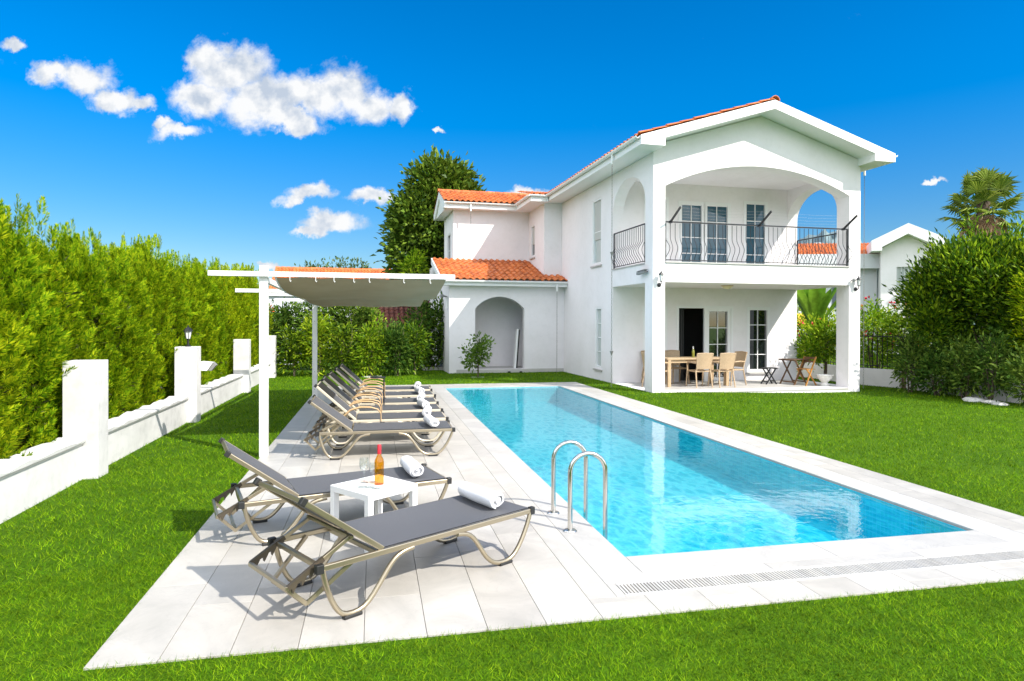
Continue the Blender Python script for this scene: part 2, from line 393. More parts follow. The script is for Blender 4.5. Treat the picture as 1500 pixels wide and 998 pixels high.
SUN = Vector((.87, -1.0, 1.16))
sd = bpy.data.lights.new('sun', 'SUN'); so = bpy.data.objects.new('sun', sd); COL.objects.link(so)
sd.energy = 3.6; sd.angle = R(.5); sd.color = (1, .945, .85)
so.rotation_euler = (-SUN).to_track_quat('-Z', 'Y').to_euler(); so.location = SUN*20
w = bpy.data.worlds.new('World'); S.world = w; w.use_nodes = True
def sky():
    m = w; nt = w.node_tree; bg = nt.nodes['Background']; out = nt.nodes['World Output']
    sk = N(m, 'ShaderNodeTexSky'); sk.sky_type = 'NISHITA'; sk.sun_disc = False
    sk.sun_elevation = math.atan2(SUN.z, math.hypot(SUN.x, SUN.y)); sk.sun_rotation = math.atan2(SUN.x, SUN.y)
    sk.air_density = 1.0; sk.dust_density = .15; sk.ozone_density = 4.5; sk.altitude = 0
    hs = N(m, 'ShaderNodeHueSaturation'); hs.inputs['Saturation'].default_value = 1.46; hs.inputs['Value'].default_value = 1.12; hs.inputs['Hue'].default_value = .503
    L(m, sk.outputs[0], hs.inputs['Color']); L(m, hs.outputs[0], bg.inputs['Color']); bg.inputs['Strength'].default_value = .15
    tc = N(m, 'ShaderNodeTexCoord'); LOW = N(m, 'ShaderNodeMapRange', interpolation_type='SMOOTHSTEP')
    def dot(v):
        d = N(m, 'ShaderNodeVectorMath', operation='DOT_PRODUCT'); L(m, tc.outputs['Generated'], d.inputs[0]); d.inputs[1].default_value = v; return d.outputs['Value']
    def ma(op, a, b=None, clamp=False):
        n = N(m, 'ShaderNodeMath', operation=op, use_clamp=clamp)
        for i, s in enumerate((a, b)):
            if s is None: continue
            if isinstance(s, (int, float)): n.inputs[i].default_value = s
            else: L(m, s, n.inputs[i])
        return n.outputs[0]
    L(m, dot((0,0,1)), LOW.inputs[0]); LOW.inputs[1].default_value = 0; LOW.inputs[2].default_value = .36; LOW.inputs[3].default_value = .40; LOW.inputs[4].default_value = .68
    L(m, LOW.outputs[0], hs.inputs['Value'])
    dn = ma('MAXIMUM', dot((math.sin(A), math.cos(A), 0)), .05)
    X = ma('DIVIDE', dot((math.cos(A), -math.sin(A), 0)), dn); Z = ma('DIVIDE', dot((0,0,1)), dn)
    P = N(m, 'ShaderNodeCombineXYZ'); L(m, X, P.inputs[0]); L(m, Z, P.inputs[1])
    warp = N(m, 'ShaderNodeTexNoise'); warp.inputs['Scale'].default_value = 9; warp.inputs['Detail'].default_value = 6; warp.inputs['Roughness'].default_value = .6
    L(m, P.outputs[0], warp.inputs['Vector'])
    ws = N(m, 'ShaderNodeVectorMath', operation='MULTIPLY_ADD'); L(m, warp.outputs['Color'], ws.inputs[0])
    ws.inputs[1].default_value = (.085,.085,0)
    sh = N(m, 'ShaderNodeVectorMath', operation='SUBTRACT'); L(m, P.outputs[0], sh.inputs[0]); sh.inputs[1].default_value = (.0585,.0585,0)
    wf = N(m, 'ShaderNodeTexNoise'); wf.inputs['Scale'].default_value = 34; wf.inputs['Detail'].default_value = 6; wf.inputs['Roughness'].default_value = .65; L(m, P.outputs[0], wf.inputs['Vector'])
    wg = N(m, 'ShaderNodeVectorMath', operation='MULTIPLY_ADD'); L(m, wf.outputs['Color'], wg.inputs[0]); wg.inputs[1].default_value = (.032,.032,0); L(m, sh.outputs[0], wg.inputs[2])
    L(m, wg.outputs[0], ws.inputs[2])
    # each cloud: centre and half size as tangents of the view angle
    blobs = [(310,75,42,36),(345,105,70,48),(300,140,62,36),(390,150,95,46),(455,140,95,44),(505,130,60,46),(545,150,52,36),(588,152,26,26),(430,180,60,18),
             (110,112,60,34),(165,145,52,24),(75,108,36,22),(205,148,32,16), (262,188,52,19),(235,176,18,12), (26,68,22,13),
             (462,284,54,21),(440,292,38,13),(555,291,40,17),(486,332,54,22),(455,340,32,12), (400,384,20,9),(775,284,34,11),(1368,258,18,7),(645,190,12,4)]
    dens = None
    for x, y, rx, ry in blobs:
        s = N(m, 'ShaderNodeVectorMath', operation='SUBTRACT'); L(m, ws.outputs[0], s.inputs[0]); s.inputs[1].default_value = ((x-750)/957, (471.6-y)/957, 0)
        k = N(m, 'ShaderNodeVectorMath', operation='MULTIPLY'); L(m, s.outputs[0], k.inputs[0]); k.inputs[1].default_value = (957/rx/1.15, 957/ry/1.15, 0)
        ln = N(m, 'ShaderNodeVectorMath', operation='LENGTH'); L(m, k.outputs[0], ln.inputs[0])
        d = ma('SUBTRACT', 1.0, ln.outputs['Value'], True)
        dens = d if dens is None else ma('MAXIMUM', dens, d)
    fine = N(m, 'ShaderNodeTexNoise'); fine.inputs['Scale'].default_value = 11; fine.inputs['Detail'].default_value = 13; fine.inputs['Roughness'].default_value = .68; fine.inputs['Distortion'].default_value = .35
    L(m, P.outputs[0], fine.inputs['Vector'])
    fd = ma('MULTIPLY', ma('SUBTRACT', fine.outputs['Fac'], .5), 4.2)
    dd = ma('ADD', ma('SUBTRACT', ma('MULTIPLY', dens, 4.0), .62), fd)
    front = N(m, 'ShaderNodeMapRange', interpolation_type='SMOOTHSTEP'); L(m, dd, front.inputs[0]); front.inputs[1].default_value = 0.0; front.inputs[2].default_value = 1.9
    # unseen cumulus added behind and above the viewer to fill the shade
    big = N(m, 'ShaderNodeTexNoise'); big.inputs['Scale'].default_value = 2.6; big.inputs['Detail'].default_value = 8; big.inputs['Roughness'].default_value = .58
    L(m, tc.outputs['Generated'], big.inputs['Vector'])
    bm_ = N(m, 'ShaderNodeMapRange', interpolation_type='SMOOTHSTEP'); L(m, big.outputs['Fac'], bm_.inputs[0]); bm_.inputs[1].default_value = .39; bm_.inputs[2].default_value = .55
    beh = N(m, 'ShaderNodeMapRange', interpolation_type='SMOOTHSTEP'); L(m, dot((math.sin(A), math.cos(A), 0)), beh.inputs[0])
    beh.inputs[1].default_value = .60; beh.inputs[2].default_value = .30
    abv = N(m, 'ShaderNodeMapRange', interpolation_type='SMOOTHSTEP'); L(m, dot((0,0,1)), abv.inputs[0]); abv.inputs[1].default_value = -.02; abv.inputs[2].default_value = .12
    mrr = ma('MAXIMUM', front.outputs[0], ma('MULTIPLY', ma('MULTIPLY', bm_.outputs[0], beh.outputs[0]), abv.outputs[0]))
    # sun side of each billow brighter than the far side
    of = N(m, 'ShaderNodeVectorMath', operation='ADD'); L(m, P.outputs[0], of.inputs[0]); of.inputs[1].default_value = (.010, .014, 0)
    f1 = N(m, 'ShaderNodeTexNoise'); f2 = N(m, 'ShaderNodeTexNoise')
    for f_, v_ in ((f1, P.outputs[0]), (f2, of.outputs[0])):
        f_.inputs['Scale'].default_value = 16; f_.inputs['Detail'].default_value = 6; f_.inputs['Roughness'].default_value = .55; L(m, v_, f_.inputs['Vector'])
    em = ma('ADD', ma('MULTIPLY', ma('SUBTRACT', f1.outputs['Fac'], f2.outputs['Fac']), 2.6), .62)
    cc = N(m, 'ShaderNodeValToRGB'); L(m, em, cc.inputs[0])
    cc.color_ramp.elements[0].position = .25; cc.color_ramp.elements[0].color = (.52,.60,.72,1)
    cc.color_ramp.elements[1].position = .75; cc.color_ramp.elements[1].color = (.92,.93,.94,1)
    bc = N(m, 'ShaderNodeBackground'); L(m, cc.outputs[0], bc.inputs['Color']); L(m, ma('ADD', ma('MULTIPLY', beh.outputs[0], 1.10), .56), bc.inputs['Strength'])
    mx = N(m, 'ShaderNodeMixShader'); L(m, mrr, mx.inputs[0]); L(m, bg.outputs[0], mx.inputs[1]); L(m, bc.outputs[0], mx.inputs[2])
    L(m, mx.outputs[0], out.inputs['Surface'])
sky()
S.view_settings.view_transform = 'Standard'; S.view_settings.look = 'None'; S.view_settings.gamma = 1; S.view_settings.use_curve_mapping = False
S.view_settings.exposure = .92
S.render.engine = 'CYCLES'
S.cycles.max_bounces = 10; S.cycles.diffuse_bounces = 4; S.cycles.glossy_bounces = 4; S.cycles.transparent_max_bounces = 12; S.cycles.transmission_bounces = 6
S.cycles.use_denoising = True; S.cycles.caustics_reflective = False; S.cycles.caustics_refractive = False

# ------------------------------------------------------------------ ground, deck, pool
def sm(t): t = min(1, max(0, t)); return t*t*(3-2*t)
def lawn_z(x, y):
    return -.012-.105*sm((x-7)/5)*sm((y-4)/8)
DX0, DX1, DY0, DY1 = -1.43, 5.76, 3.655, 18.25
PX0, PX1, PY0, PY1 = 1.84, 4.975, 4.59, 17.28
xs = sorted(set([-400,-150,-60,-20,-8,-4,DX0+.03]+[float(x) for x in np.linspace(-1,5.2,5)]+[DX1-.03]+[float(x) for x in np.linspace(6,16,16)]+[25,50,150,600]))
ys = sorted(set([-200,-40,-8,0,2,DY0+.03]+[float(x) for x in np.linspace(4.5,17,12)]+[DY1-.03]+[float(x) for x in np.linspace(19,26,6)]+[40,80,200,900]))
b = MB(); b.add([(x, y, lawn_z(x, y)) for x in xs for y in ys], [])
ny = len(ys)
for i in range(len(xs)-1):
    for j in range(ny-1):
        if DX0 < (xs[i]+xs[i+1])/2 < DX1 and DY0 < (ys[j]+ys[j+1])/2 < DY1: continue
        b.f.append((i*ny+j, (i+1)*ny+j, (i+1)*ny+j+1, i*ny+j+1))
tag(b.build('lawn', M['lawn'], fix=False), kind='structure')

DR = (1.585, 5.45, 3.94, 4.135)   # drain slot
tiles = MB(); cop = MB(); g = .0016
def slab(mb, x0, x1, y0, y1, z=0.0): mb.box(x0+g, x1-g, y0+g, y1-g, z-.022, z)
rr = random.Random(3)
def planks(x0, x1, y0, y1, wid, ln):
    n = max(1, round((x1-x0)/wid)); wd = (x1-x0)/n
    for i in range(n):
        y = y0-rr.uniform(0, ln*.9)
        while y < y1:
            a, bb = max(y, y0), min(y+ln, y1)
            if bb-a > .02: slab(tiles, x0+i*wd, x0+(i+1)*wd, a, bb)
            y += ln
planks(DX0, 1.33, DY0, DY1, .335, 1.3)
planks(1.33, 1.52, 3.93, 17.60, .19, 1.6)
planks(1.33, DX1, 17.60, DY1, .4, .33)
planks(1.33, DX1, DY0, 3.93, .36, .5)
planks(5.52, DX1, 3.93, 17.60, .24, 1.3)
planks(5.29, 5.52, 3.93+.215, 17.60, .23, 1.3)
tag(tiles.build('pool_deck', M['marble'], bevel=.0015), kind='structure')
def copline(x0, x1, y0, y1, ln, along):
    n = max(1, round(((y1-y0) if along == 'y' else (x1-x0))/ln))
    for i in range(n):
        if along == 'y': slab(cop, x0, x1, y0+(y1-y0)*i/n, y0+(y1-y0)*(i+1)/n)
        else: slab(cop, x0+(x1-x0)*i/n, x0+(x1-x0)*(i+1)/n, y0, y1)
copline(1.52, PX0, 4.27, 17.60, 1.5, 'y'); copline(PX1, 5.29, 4.27, 17.60, 1.5, 'y')
copline(PX0, PX1, 4.27, PY0, 1.3, 'x'); copline(PX0, PX1, PY1, 17.60, 1.1, 'x')
copline(1.52, 5.29, 4.14, 4.27, 1.5, 'x'); slab(cop, 1.52, 1.583, 3.93, 4.14); slab(cop, 5.452, 5.52, 3.93, 4.145)
tag(cop.build('pool_coping', M['coping'], bevel=.003), kind='structure')
b = MB(); b.prism([(DX0+.004,DY0+.004),(DX1-.004,DY0+.004),(DX1-.004,DY1-.004),(DX0+.004,DY1-.004)],
                  [[(PX0,PY0),(PX1,PY0),(PX1,PY1),(PX0,PY1)], [(DR[0],DR[2]),(DR[1],DR[2]),(DR[1],DR[3]),(DR[0],DR[3])]], lambda a, c, z: (a, c, z), -.15, -.023)
tag(b.build('deck_base', M['joint']), kind='structure')
b = MB(); b.box(DR[0]+.002, DR[1]-.002, DR[2]+.002, DR[3]-.002, -.15, -.10)
tag(b.build('drain_channel', M['drainbed']), kind='structure')
gr = thing('drain_grate', 'long pale slotted overflow grate along the near edge of the pool', 'drain grate', ((DR[0]+DR[1])/2, (DR[2]+DR[3])/2, -.03))
hx, hy = (DR[1]-DR[0])/2-.004, (DR[3]-DR[2])/2-.004
b = MB(); x = -hx
while x < hx:
    b.box(x, x+.0135, -hy+.012, hy-.012, 0, .028); x += .024
b.build('bars', M['coping'], gr)
b = MB(); b.box(-hx, hx, -hy, -hy+.012, 0, .029); b.box(-hx, hx, hy-.012, hy, 0, .029); b.box(-hx, hx, -.01, .01, -.012, .0)
b.build('frame', M['pvc'], gr)

PD = -.45
b = MB()
b.add([(PX0+.012,PY0+.012,PD),(PX1-.012,PY0+.012,PD),(PX1-.012,PY1-.012,PD),(PX0+.012,PY1-.012,PD),
       (PX0+.012,PY0+.012,-.0225),(PX1-.012,PY0+.012,-.0225),(PX1-.012,PY1-.012,-.0225),(PX0+.012,PY1-.012,-.0225)],
      [(0,1,2,3),(0,4,5,1),(1,5,6,2),(2,6,7,3),(3,7,4,0)])
tag(b.build('pool_basin', M['mosaic'], fix=False), kind='structure')
b = MB(); b.add([(PX0+.013,PY0+.013,-.030),(PX1-.013,PY0+.013,-.030),(PX1-.013,PY1-.013,-.030),(PX0+.013,PY1-.013,-.030)], [(0,1,2,3)])
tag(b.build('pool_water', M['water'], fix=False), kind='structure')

# grass blades
def grass():
    cx = [(-3.15, 15.2, -1.0, 26.0)]
    x0, x1, y0, y1 = -3.15, 15.2, 1.2, 23.5
    zones = [(0, 5.5, 9000, .0042, .030), (5.5, 9.5, 2300, .006, .042), (9.5, 15, 1000, .009, .042), (15, 27, 480, .014, .042)]
    hu = (math.cos(.02925), math.sin(.02925)); hv = (-hu[1], hu[0]); ho = (6.802, 15.207)
    VV = []; n0 = 0
    for d0, d1, den, wd, ht in zones:
        n = int((x1-x0)*(y1-y0)*den); px = RNG.uniform(x0, x1, n); py = RNG.uniform(y0, y1, n); d = np.hypot(px, py)
        az = np.arctan2(px, py)-A
        u = (px-ho[0])*hu[0]+(py-ho[1])*hu[1]; v = (px-ho[0])*hv[0]+(py-ho[1])*hv[1]
        k = (d >= d0) & (d < d1) & (np.abs(az) < 1.0)
        k &= ~((px > DX0+.004) & (px < DX1-.004) & (py > DY0+.004) & (py < DY1-.004))
        k &= ~((u > -.03) & (u < 6.14) & (v > -.03)); k &= ~((u > -4.12) & (u < .1) & (v > 7.05))
        px, py, v = px[k], py[k], v[k]; n = len(px)
        t = np.clip((px-7)/5, 0, 1); t = t*t*(3-2*t); q = np.clip((py-4)/8, 0, 1); q = q*q*(3-2*q)
        pz = -.014-.105*t*q
        th = RNG.uniform(0, 2*PI, n); h = ht*RNG.uniform(.45, 1.15, n); lean = RNG.uniform(.2, 1.9 if d0 < 9 else 1.2, n)*h; la = RNG.uniform(0, 2*PI, n)
        w2 = wd*RNG.uniform(.6, 1.2, n)/2
        V = np.zeros((n, 3, 3))
        V[:,0,0] = px-np.cos(th)*w2; V[:,0,1] = py-np.sin(th)*w2; V[:,0,2] = pz
        V[:,1,0] = px+np.cos(th)*w2; V[:,1,1] = py+np.sin(th)*w2; V[:,1,2] = pz
        V[:,2,0] = px+np.cos(la)*lean; V[:,2,1] = py+np.sin(la)*lean; V[:,2,2] = pz+h
        VV.append(V.reshape(-1, 3))
    V = np.concatenate(VV); F = np.arange(len(V)).reshape(-1, 3)
    o = link('grass', np_mesh('grass', V, F), M['blade'])
    tag(o, 'short bright green lawn grass around the deck and the house', 'grass', kind='stuff')
grass()

# ------------------------------------------------------------------ foliage tools
def unit(a): return a/np.maximum(np.linalg.norm(a, axis=-1, keepdims=True), 1e-9)
def leaves(P, D, Nn, ln, wd, fold=.25, droop=.0):
    """one folded kite per leaf: base P, direction D, face normal Nn"""
    D = unit(D); s = unit(np.cross(D, Nn)); Nn = np.cross(s, D)
    ln = np.asarray(ln).reshape(-1, 1); wd = np.asarray(wd).reshape(-1, 1)
    m = P+D*ln*.45
    V = np.stack([P, m+s*wd/2+Nn*wd*fold, P+D*ln-Nn*ln*droop, m-s*wd/2+Nn*wd*fold], 1)
    F = np.arange(len(P)*4).reshape(-1, 4)
    return V.reshape(-1, 3), F
def rand_dir(n, rng): return unit(rng.normal(size=(n, 3)))
def crown(blobs, nclump, per, csize, ln, wd, rng, upbias=.3, outb=1.0, fold=.25, shell=.45, droop=.1):
    """clumps of leaves spread through ellipsoids (x,y,z,rx,ry,rz)"""
    B = np.array(blobs, float); wts = (B[:,3]*B[:,4]*B[:,5])**.75; wts /= wts.sum()
    idx = rng.choice(len(B), nclump, p=wts); d = rand_dir(nclump, rng); rad = shell+(1-shell)*rng.random(nclump)**.5
    C = B[idx,:3]+d*B[idx,3:]*rad[:,None]
    out = unit(d/B[idx,3:])
    cs = csize*rng.uniform(.5, 1.25, nclump)
    n = nclump*per; ci = np.repeat(np.arange(nclump), per)
    off = rng.normal(size=(n, 3))*cs[ci,None]*.5
    P = C[ci]+off
    D = out[ci]*outb+unit(off+1e-6)*.9+rng.normal(size=(n, 3))*.35; D[:,2] += upbias
    Nn = out[ci]*.4+rng.normal(size=(n, 3))*.6; Nn[:,2] += .7
    return leaves(P, D, unit(Nn), ln*rng.uniform(.6, 1.25, n), wd*rng.uniform(.7, 1.2, n), fold, droop)
def limb(mb, p0, p1, r0, r1, rnd, bend=.08, n=6, seg=7):
    p0 = Vector(p0); p1 = Vector(p1); l = (p1-p0).length
    o1 = Vector((rnd.uniform(-1,1), rnd.uniform(-1,1), 0))*bend*l
    pts = []; rs = []
    for i in range(n):
        t = i/(n-1); pts.append(p0.lerp(p1, t)+o1*math.sin(PI*t)); rs.append(r0+(r1-r0)*t)
    mb.tube(pts, rs, seg); return pts
def tree(name, label, cat, base, trunk_top, blobs, leafm, nclump, per, csize, ln, wd, seed, trunk_r=.05, stems=1, group=None, bark='bark', spread=.0, **kw):
    rng = np.random.default_rng(seed); rnd = random.Random(seed)
    root = thing(name, label, cat, base, 0, group)
    b = MB()
    for s in range(stems):
        a = rnd.uniform(0, 6.28); o = Vector((math.cos(a), math.sin(a), 0))*spread
        pts = limb(b, o*.3, Vector((o.x, o.y, trunk_top)), trunk_r, trunk_r*.45, rnd)
        for k in range(max(2, 6//stems)):
            bl = blobs[rnd.randrange(len(blobs))]; st = pts[rnd.randrange(2, len(pts))]
            e = Vector((bl[0]+rnd.uniform(-.6,.6)*bl[3], bl[1]+rnd.uniform(-.6,.6)*bl[4], bl[2]+rnd.uniform(-.3,.6)*bl[5]))
            limb(b, st, e, trunk_r*.4, trunk_r*.1, rnd, .12, 5, 5)
    b.build('trunk', M[bark], root, smooth=60)
    V, F = crown(blobs, nclump, per, csize, ln, wd, rng, **kw)
    link('foliage', np_mesh('foliage', V, F), M[leafm], root)
    return root

# ------------------------------------------------------------------ left garden wall and cypress hedge
WX = -3.16
gw = thing('garden_wall', 'low weathered white garden wall with tall square pillars under the cypress hedge', 'wall', (WX, 12, 0))
PYS = [(-.9,), (3.6,), (8.07,), (12.21,), (17.03,), (21.40,)]
py = [p[0] for p in PYS]; y_of = lambda y: y-12
for i in range(len(py)-1):
    a, c = py[i]+.30, py[i+1]
    b = MB(); b.box(-.22, 0, y_of(a), y_of(c), -.25, .39); b.build('wall_panel', M['wallw'], gw)
    b = MB(); n = 24
    def cz(t): return .45+.012*math.sin(t*9.3+i)+.008*math.sin(t*23)
    rows = []
    for k in range(n+1):
        t = a+(c-a)*k/n
        rows.append([(-.24, t-12, .405), (.035, t-12, .405), (.04, t-12, cz(t)-.012), (.01, t-12, cz(t)), (-.24, t-12, cz(t)+.006), (-.24, t-12, .405)])
    b.grid(rows); b.add(rows[0][:5], [(0,1,2,3,4)]); b.add(rows[-1][:5], [(0,1,2,3,4)])
    b.build('coping_slab', M['wallw'], gw)
    b = MB(); b.box(.0, .022, y_of(a), y_of(c), .385, .404); b.build('shadow_strip', M['joint'], gw)  # darker strip standing in for the shadow line under the coping
for y in py:
    b = MB(); b.box(-.20, .155, y_of(y), y_of(y)+.30, -.25, 1.30); b.build('pillar', M['wallw'], gw, bevel=.008)
# lantern and box on the second pillar in view
def lantern_post(loc):
    t = thing('garden_lantern', 'small black lantern standing on top of the wall pillar by the hedge', 'lantern', loc)
    MB().lathe([(.05,0),(.05,.015),(.02,.03),(.016,.13),(.03,.14)], seg=10).build('stem', M['darkmetal'], t, smooth=40)
    MB().lathe([(.035,.14),(.06,.27)], seg=6).build('glass', M['lampglass'], t)
    b = MB(); b.lathe([(.085,.27),(.05,.32),(.012,.345),(.012,.37),(0,.38)], seg=6)
    for k in range(6):
        a = 2*PI*k/6; b.tube([(.036*math.cos(a),.036*math.sin(a),.14),(.063*math.cos(a),.063*math.sin(a),.272)], .005, 4)
    b.build('cap', M['darkmetal'], t); return t
lantern_post((WX-.02, 12.36, 1.30))
t = thing('outdoor_floodlight', 'white wedge shaped floodlight on the side of the lantern pillar', 'floodlight', (WX+.15, 12.53, .86))
MB().prism([(0,.0),(.0,.17),(.20,.15),(.10,.0)], [], lambda a, c, z: (a, z, c), 0, .14).build('housing', M['trim'], t, bevel=.005)
MB().prism([(.12,.005),(.205,.145),(.25,.10),(.17,.0)], [], lambda a, c, z: (a, z, c), .005, .135).build('visor', M['greyroof'], t)

def spray_template(rng, n=15, L0=.21):
    """a flat feathery cypress spray: leaflets on both sides of a stem along +X, face +Z"""
    P = []; D = []; ln = []; wd = []
    for i in range(n):
        t = i/(n-1); x = t*L0*.8
        for s in (-1, 1):
            P.append((x, 0, -.04*t*t)); a = R(52-22*t+rng.uniform(-8, 8)); D.append((math.cos(a), s*math.sin(a), rng.uniform(-.15, .25)))
            ln.append(L0*(.33*(1-.5*t)+.05)*rng.uniform(.8, 1.15)); wd.append(.0115*rng.uniform(.8, 1.3))
    P.append((L0*.7, 0, -.03)); D.append((1, 0, .1)); ln.append(L0*.35); wd.append(.014)
    return np.array(P), np.array(D), np.array(ln), np.array(wd)
def cypress_mesh(seed, nspray=2700, H=2.62, rx=.62, ry=.53):
    rng = np.random.default_rng(seed); V = []; 
    th = rng.uniform(0, 2*PI, nspray); zz = rng.random(nspray)**.9*H
    prof = np.where(zz < H*.55, 1.0, np.maximum(.10, 1-((zz-H*.55)/(H*.47))**1.5))*(.84+.16*np.sin(zz*5+th*2+seed))
    rad = np.sqrt(rng.uniform(.55, 1.05, nspray))
    px = np.cos(th)*rx*prof*rad; py = np.sin(th)*ry*prof*rad
    out = np.stack([np.cos(th), np.sin(th), np.zeros(nspray)], 1)
    d = out*rng.uniform(.25, .9, (nspray, 1))+np.array([0,0,1.0])*rng.uniform(.55, 1.2, (nspray, 1))+rng.normal(size=(nspray,3))*.25
    lead = rng.random(nspray) < .03; zz[lead] = H*rng.uniform(.93, 1.06, lead.sum()); px[lead] *= .8; py[lead] *= .9
    topm = zz > H*.86; d[topm] = out[topm]*.25+np.array([0,0,1.2])+rng.normal(size=(topm.sum(),3))*.15
    d = unit(d); side = unit(np.cross(d, out+rng.normal(size=(nspray,3))*.6)); nn = np.cross(side, d)
    sc = rng.uniform(.55, 1.2, nspray)
    tp = [spray_template(rng) for _ in range(4)]
    for k in range(4):
        ii = np.arange(k, nspray, 4); P, D, ln, wd = tp[k]; m = len(P)
        Mx = np.stack([d[ii], side[ii], nn[ii]], 1)
        PW = np.einsum('mi,nij->nmj', P, Mx)*sc[ii,None,None]+np.stack([px[ii], py[ii], zz[ii]], 1)[:,None,:]
        DW = np.einsum('mi,nij->nmj', D, Mx); NW = np.repeat(nn[ii][:,None,:], m, 1)
        v, f = leaves(PW.reshape(-1,3), DW.reshape(-1,3), NW.reshape(-1,3), (ln[None]*sc[ii,None]).ravel(), (wd[None]*sc[ii,None]**.5).ravel(), .15)
        V.append(v)
    V = np.concatenate(V); return np_mesh('cypress_foliage', V, np.arange(len(V)).reshape(-1, 4))
CM = [cypress_mesh(s) for s in (1, 2, 3, 4)]
for m_ in CM: m_.materials.append(M['cypress'])
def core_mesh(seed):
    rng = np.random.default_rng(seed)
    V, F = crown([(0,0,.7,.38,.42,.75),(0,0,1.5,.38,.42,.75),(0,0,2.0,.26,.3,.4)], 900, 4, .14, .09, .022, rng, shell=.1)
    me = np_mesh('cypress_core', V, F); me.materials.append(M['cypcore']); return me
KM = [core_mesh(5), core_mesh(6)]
b = MB(); b.tube([(0,0,-.05),(.02,0,.8),(0,.02,1.5),(0,0,2.2)], [.06,.05,.035,.012], 7)
trunk0 = b.build('trunk', M['bark']); tm = trunk0.data; bpy.data.objects.remove(trunk0)
y = 3.4; k = 0
while y < 23.6:
    t = thing('cypress', 'golden green cypress in the clipped hedge behind the left garden wall', 'cypress', (-3.98+rr.uniform(-.06,.06), y, -.03), rr.uniform(0, 6.28), 'cypresses of the left hedge')
    f = bpy.data.objects.new('foliage', CM[k % 4]); COL.objects.link(f); f.parent = t
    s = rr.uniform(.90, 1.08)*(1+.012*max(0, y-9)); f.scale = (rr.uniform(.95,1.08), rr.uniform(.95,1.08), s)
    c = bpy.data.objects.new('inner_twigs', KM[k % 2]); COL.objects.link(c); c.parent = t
    tr = bpy.data.objects.new('trunk', tm); COL.objects.link(tr); tr.parent = t
    y += rr.uniform(.82, .98); k += 1

# ------------------------------------------------------------------ the villa (local frame: u right along the front, v away from camera)
HO, HT = (6.802, 15.207), .0292522553
def hw(u, v, z=0.0):
    c, s = math.cos(HT), math.sin(HT); return (HO[0]+u*c-v*s, HO[1]+u*s+v*c, z)
villa = thing('villa', 'two storey white villa with arched balcony, tiled roofs and an arched niche by the pool', 'house', hw(0,0), HT)
FRONT = lambda a, z, c: (a, c, z)      # polygon in (u,z), extruded along v
SIDE = lambda a, z, c: (c, a, z)       # polygon in (v,z), extruded along u
def rect(a0, a1, z0, z1): return [(a0,z0),(a1,z0),(a1,z1),(a0,z1)]
def arch(a0, a1, z0, zs, zt, n=22, kind='ell'):
    c, h = (a0+a1)/2, (a1-a0)/2; pts = [(a0,z0),(a1,z0)]
    for i in range(n+1):
        t = i/n
        if kind == 'seg':
            r = zt-zs; Rr = (h*h+r*r)/(2*r); th = math.asin(min(1, h/Rr)); a = th-2*th*t
            pts.append((c+Rr*math.sin(a), zt-Rr+Rr*math.cos(a)))
        else:
            a = PI*t; pts.append((c+h*math.cos(a), zs+(zt-zs)*math.sin(a)))
    return pts
W = MB()
GB = -.30
# front: two pillars, balcony parapet, arched gable
def gable_z(u): return 5.99+.02+.3125*min(max(u,0), 6.05-max(u,0)) if False else None
W.prism([(0,GB),(6.1,GB),(6.1,5.985),(6.02,6.175),(3.03,7.108),(.035,6.175),(0,5.985)],
        [rect(.33,5.75,-.005,2.76), arch(.33,5.75,3.24,5.17,5.80,28,'seg')], FRONT, 0, .42)
# left facade and right facade with side openings of the porch and balcony
lw = [rect(.86,.87,.1,.11)]
W.prism([(.42,GB),(13.6,GB),(13.6,5.985),(.42,5.985)],
        [rect(.455,2.60,-.005,2.76), arch(.455,2.60,3.24,4.86,5.66), rect(3.50,4.25,3.52,5.52), rect(3.46,3.98,.36,2.20)], SIDE, 0, .33)
W.prism([(.42,GB),(13.6,GB),(13.6,5.985),(.42,5.985)],
        [rect(.475,2.60,-.005,2.76), arch(.475,2.60,3.24,4.86,5.66)], SIDE, 5.75, 6.1)
# back wall of the porch and of the balcony
W.prism(rect(.33,5.75,-.25,5.96), [rect(2.06,3.85,.0,2.20), rect(4.40,5.11,.27,2.18), rect(.98,1.69,.27,2.18),
        rect(2.07,3.78,3.245,5.33), rect(4.27,5.02,3.245,5.40), rect(1.0,1.72,3.245,5.40)], FRONT, 2.603, 2.80)
W.box(.33, 5.75, .42, 2.603, 2.765, 3.20)          # slab between porch and balcony
W.box(.33, 5.75, .42, 2.603, 5.83, 5.96)            # balcony ceiling
W.box(.33, 5.75, 13.4, 13.6, GB, 5.985)
# wing: lower storey
W.prism([(-4.09,GB),(-.002,GB),(-.002,3.12),(-4.09,3.12)], [arch(-3.196,-1.454,.115,2.20,2.62,18,'seg')], FRONT, 7.067, 7.30)
W.prism([(7.30,GB),(13,GB),(13,4.0),(9.5,4.0),(7.30,3.12)], [rect(9.0,9.9,.2,2.2)], SIDE, -4.09, -3.85)
W.box(-3.85, -.002, 8.55, 8.75, GB, 3.0); W.box(-3.85, -.002, 7.30, 8.55, 2.82, 2.95)
# wing: upper storey
W.box(-3.60, -.652, 9.5, 9.72, 3.3, 5.99)
W.prism(rect(9.72,12.0,3.3,6.4), [rect(10.2,11.1,3.9,5.2)], SIDE, -3.60, -3.38)
W.prism([(7.5,3.3),(9.498,3.3),(9.498,5.99),(7.5,5.99)], [rect(8.62,9.14,4.22,5.42)], SIDE, -.65, -.42)
W.box(-.65, -.002, 7.38, 7.498, 3.3, 5.99)
W.prism([(9.5,5.9),(12.0,5.9),(10.7,6.6)], [], SIDE, -3.60, -3.40)
W.build('wall', M['plaster'], villa)
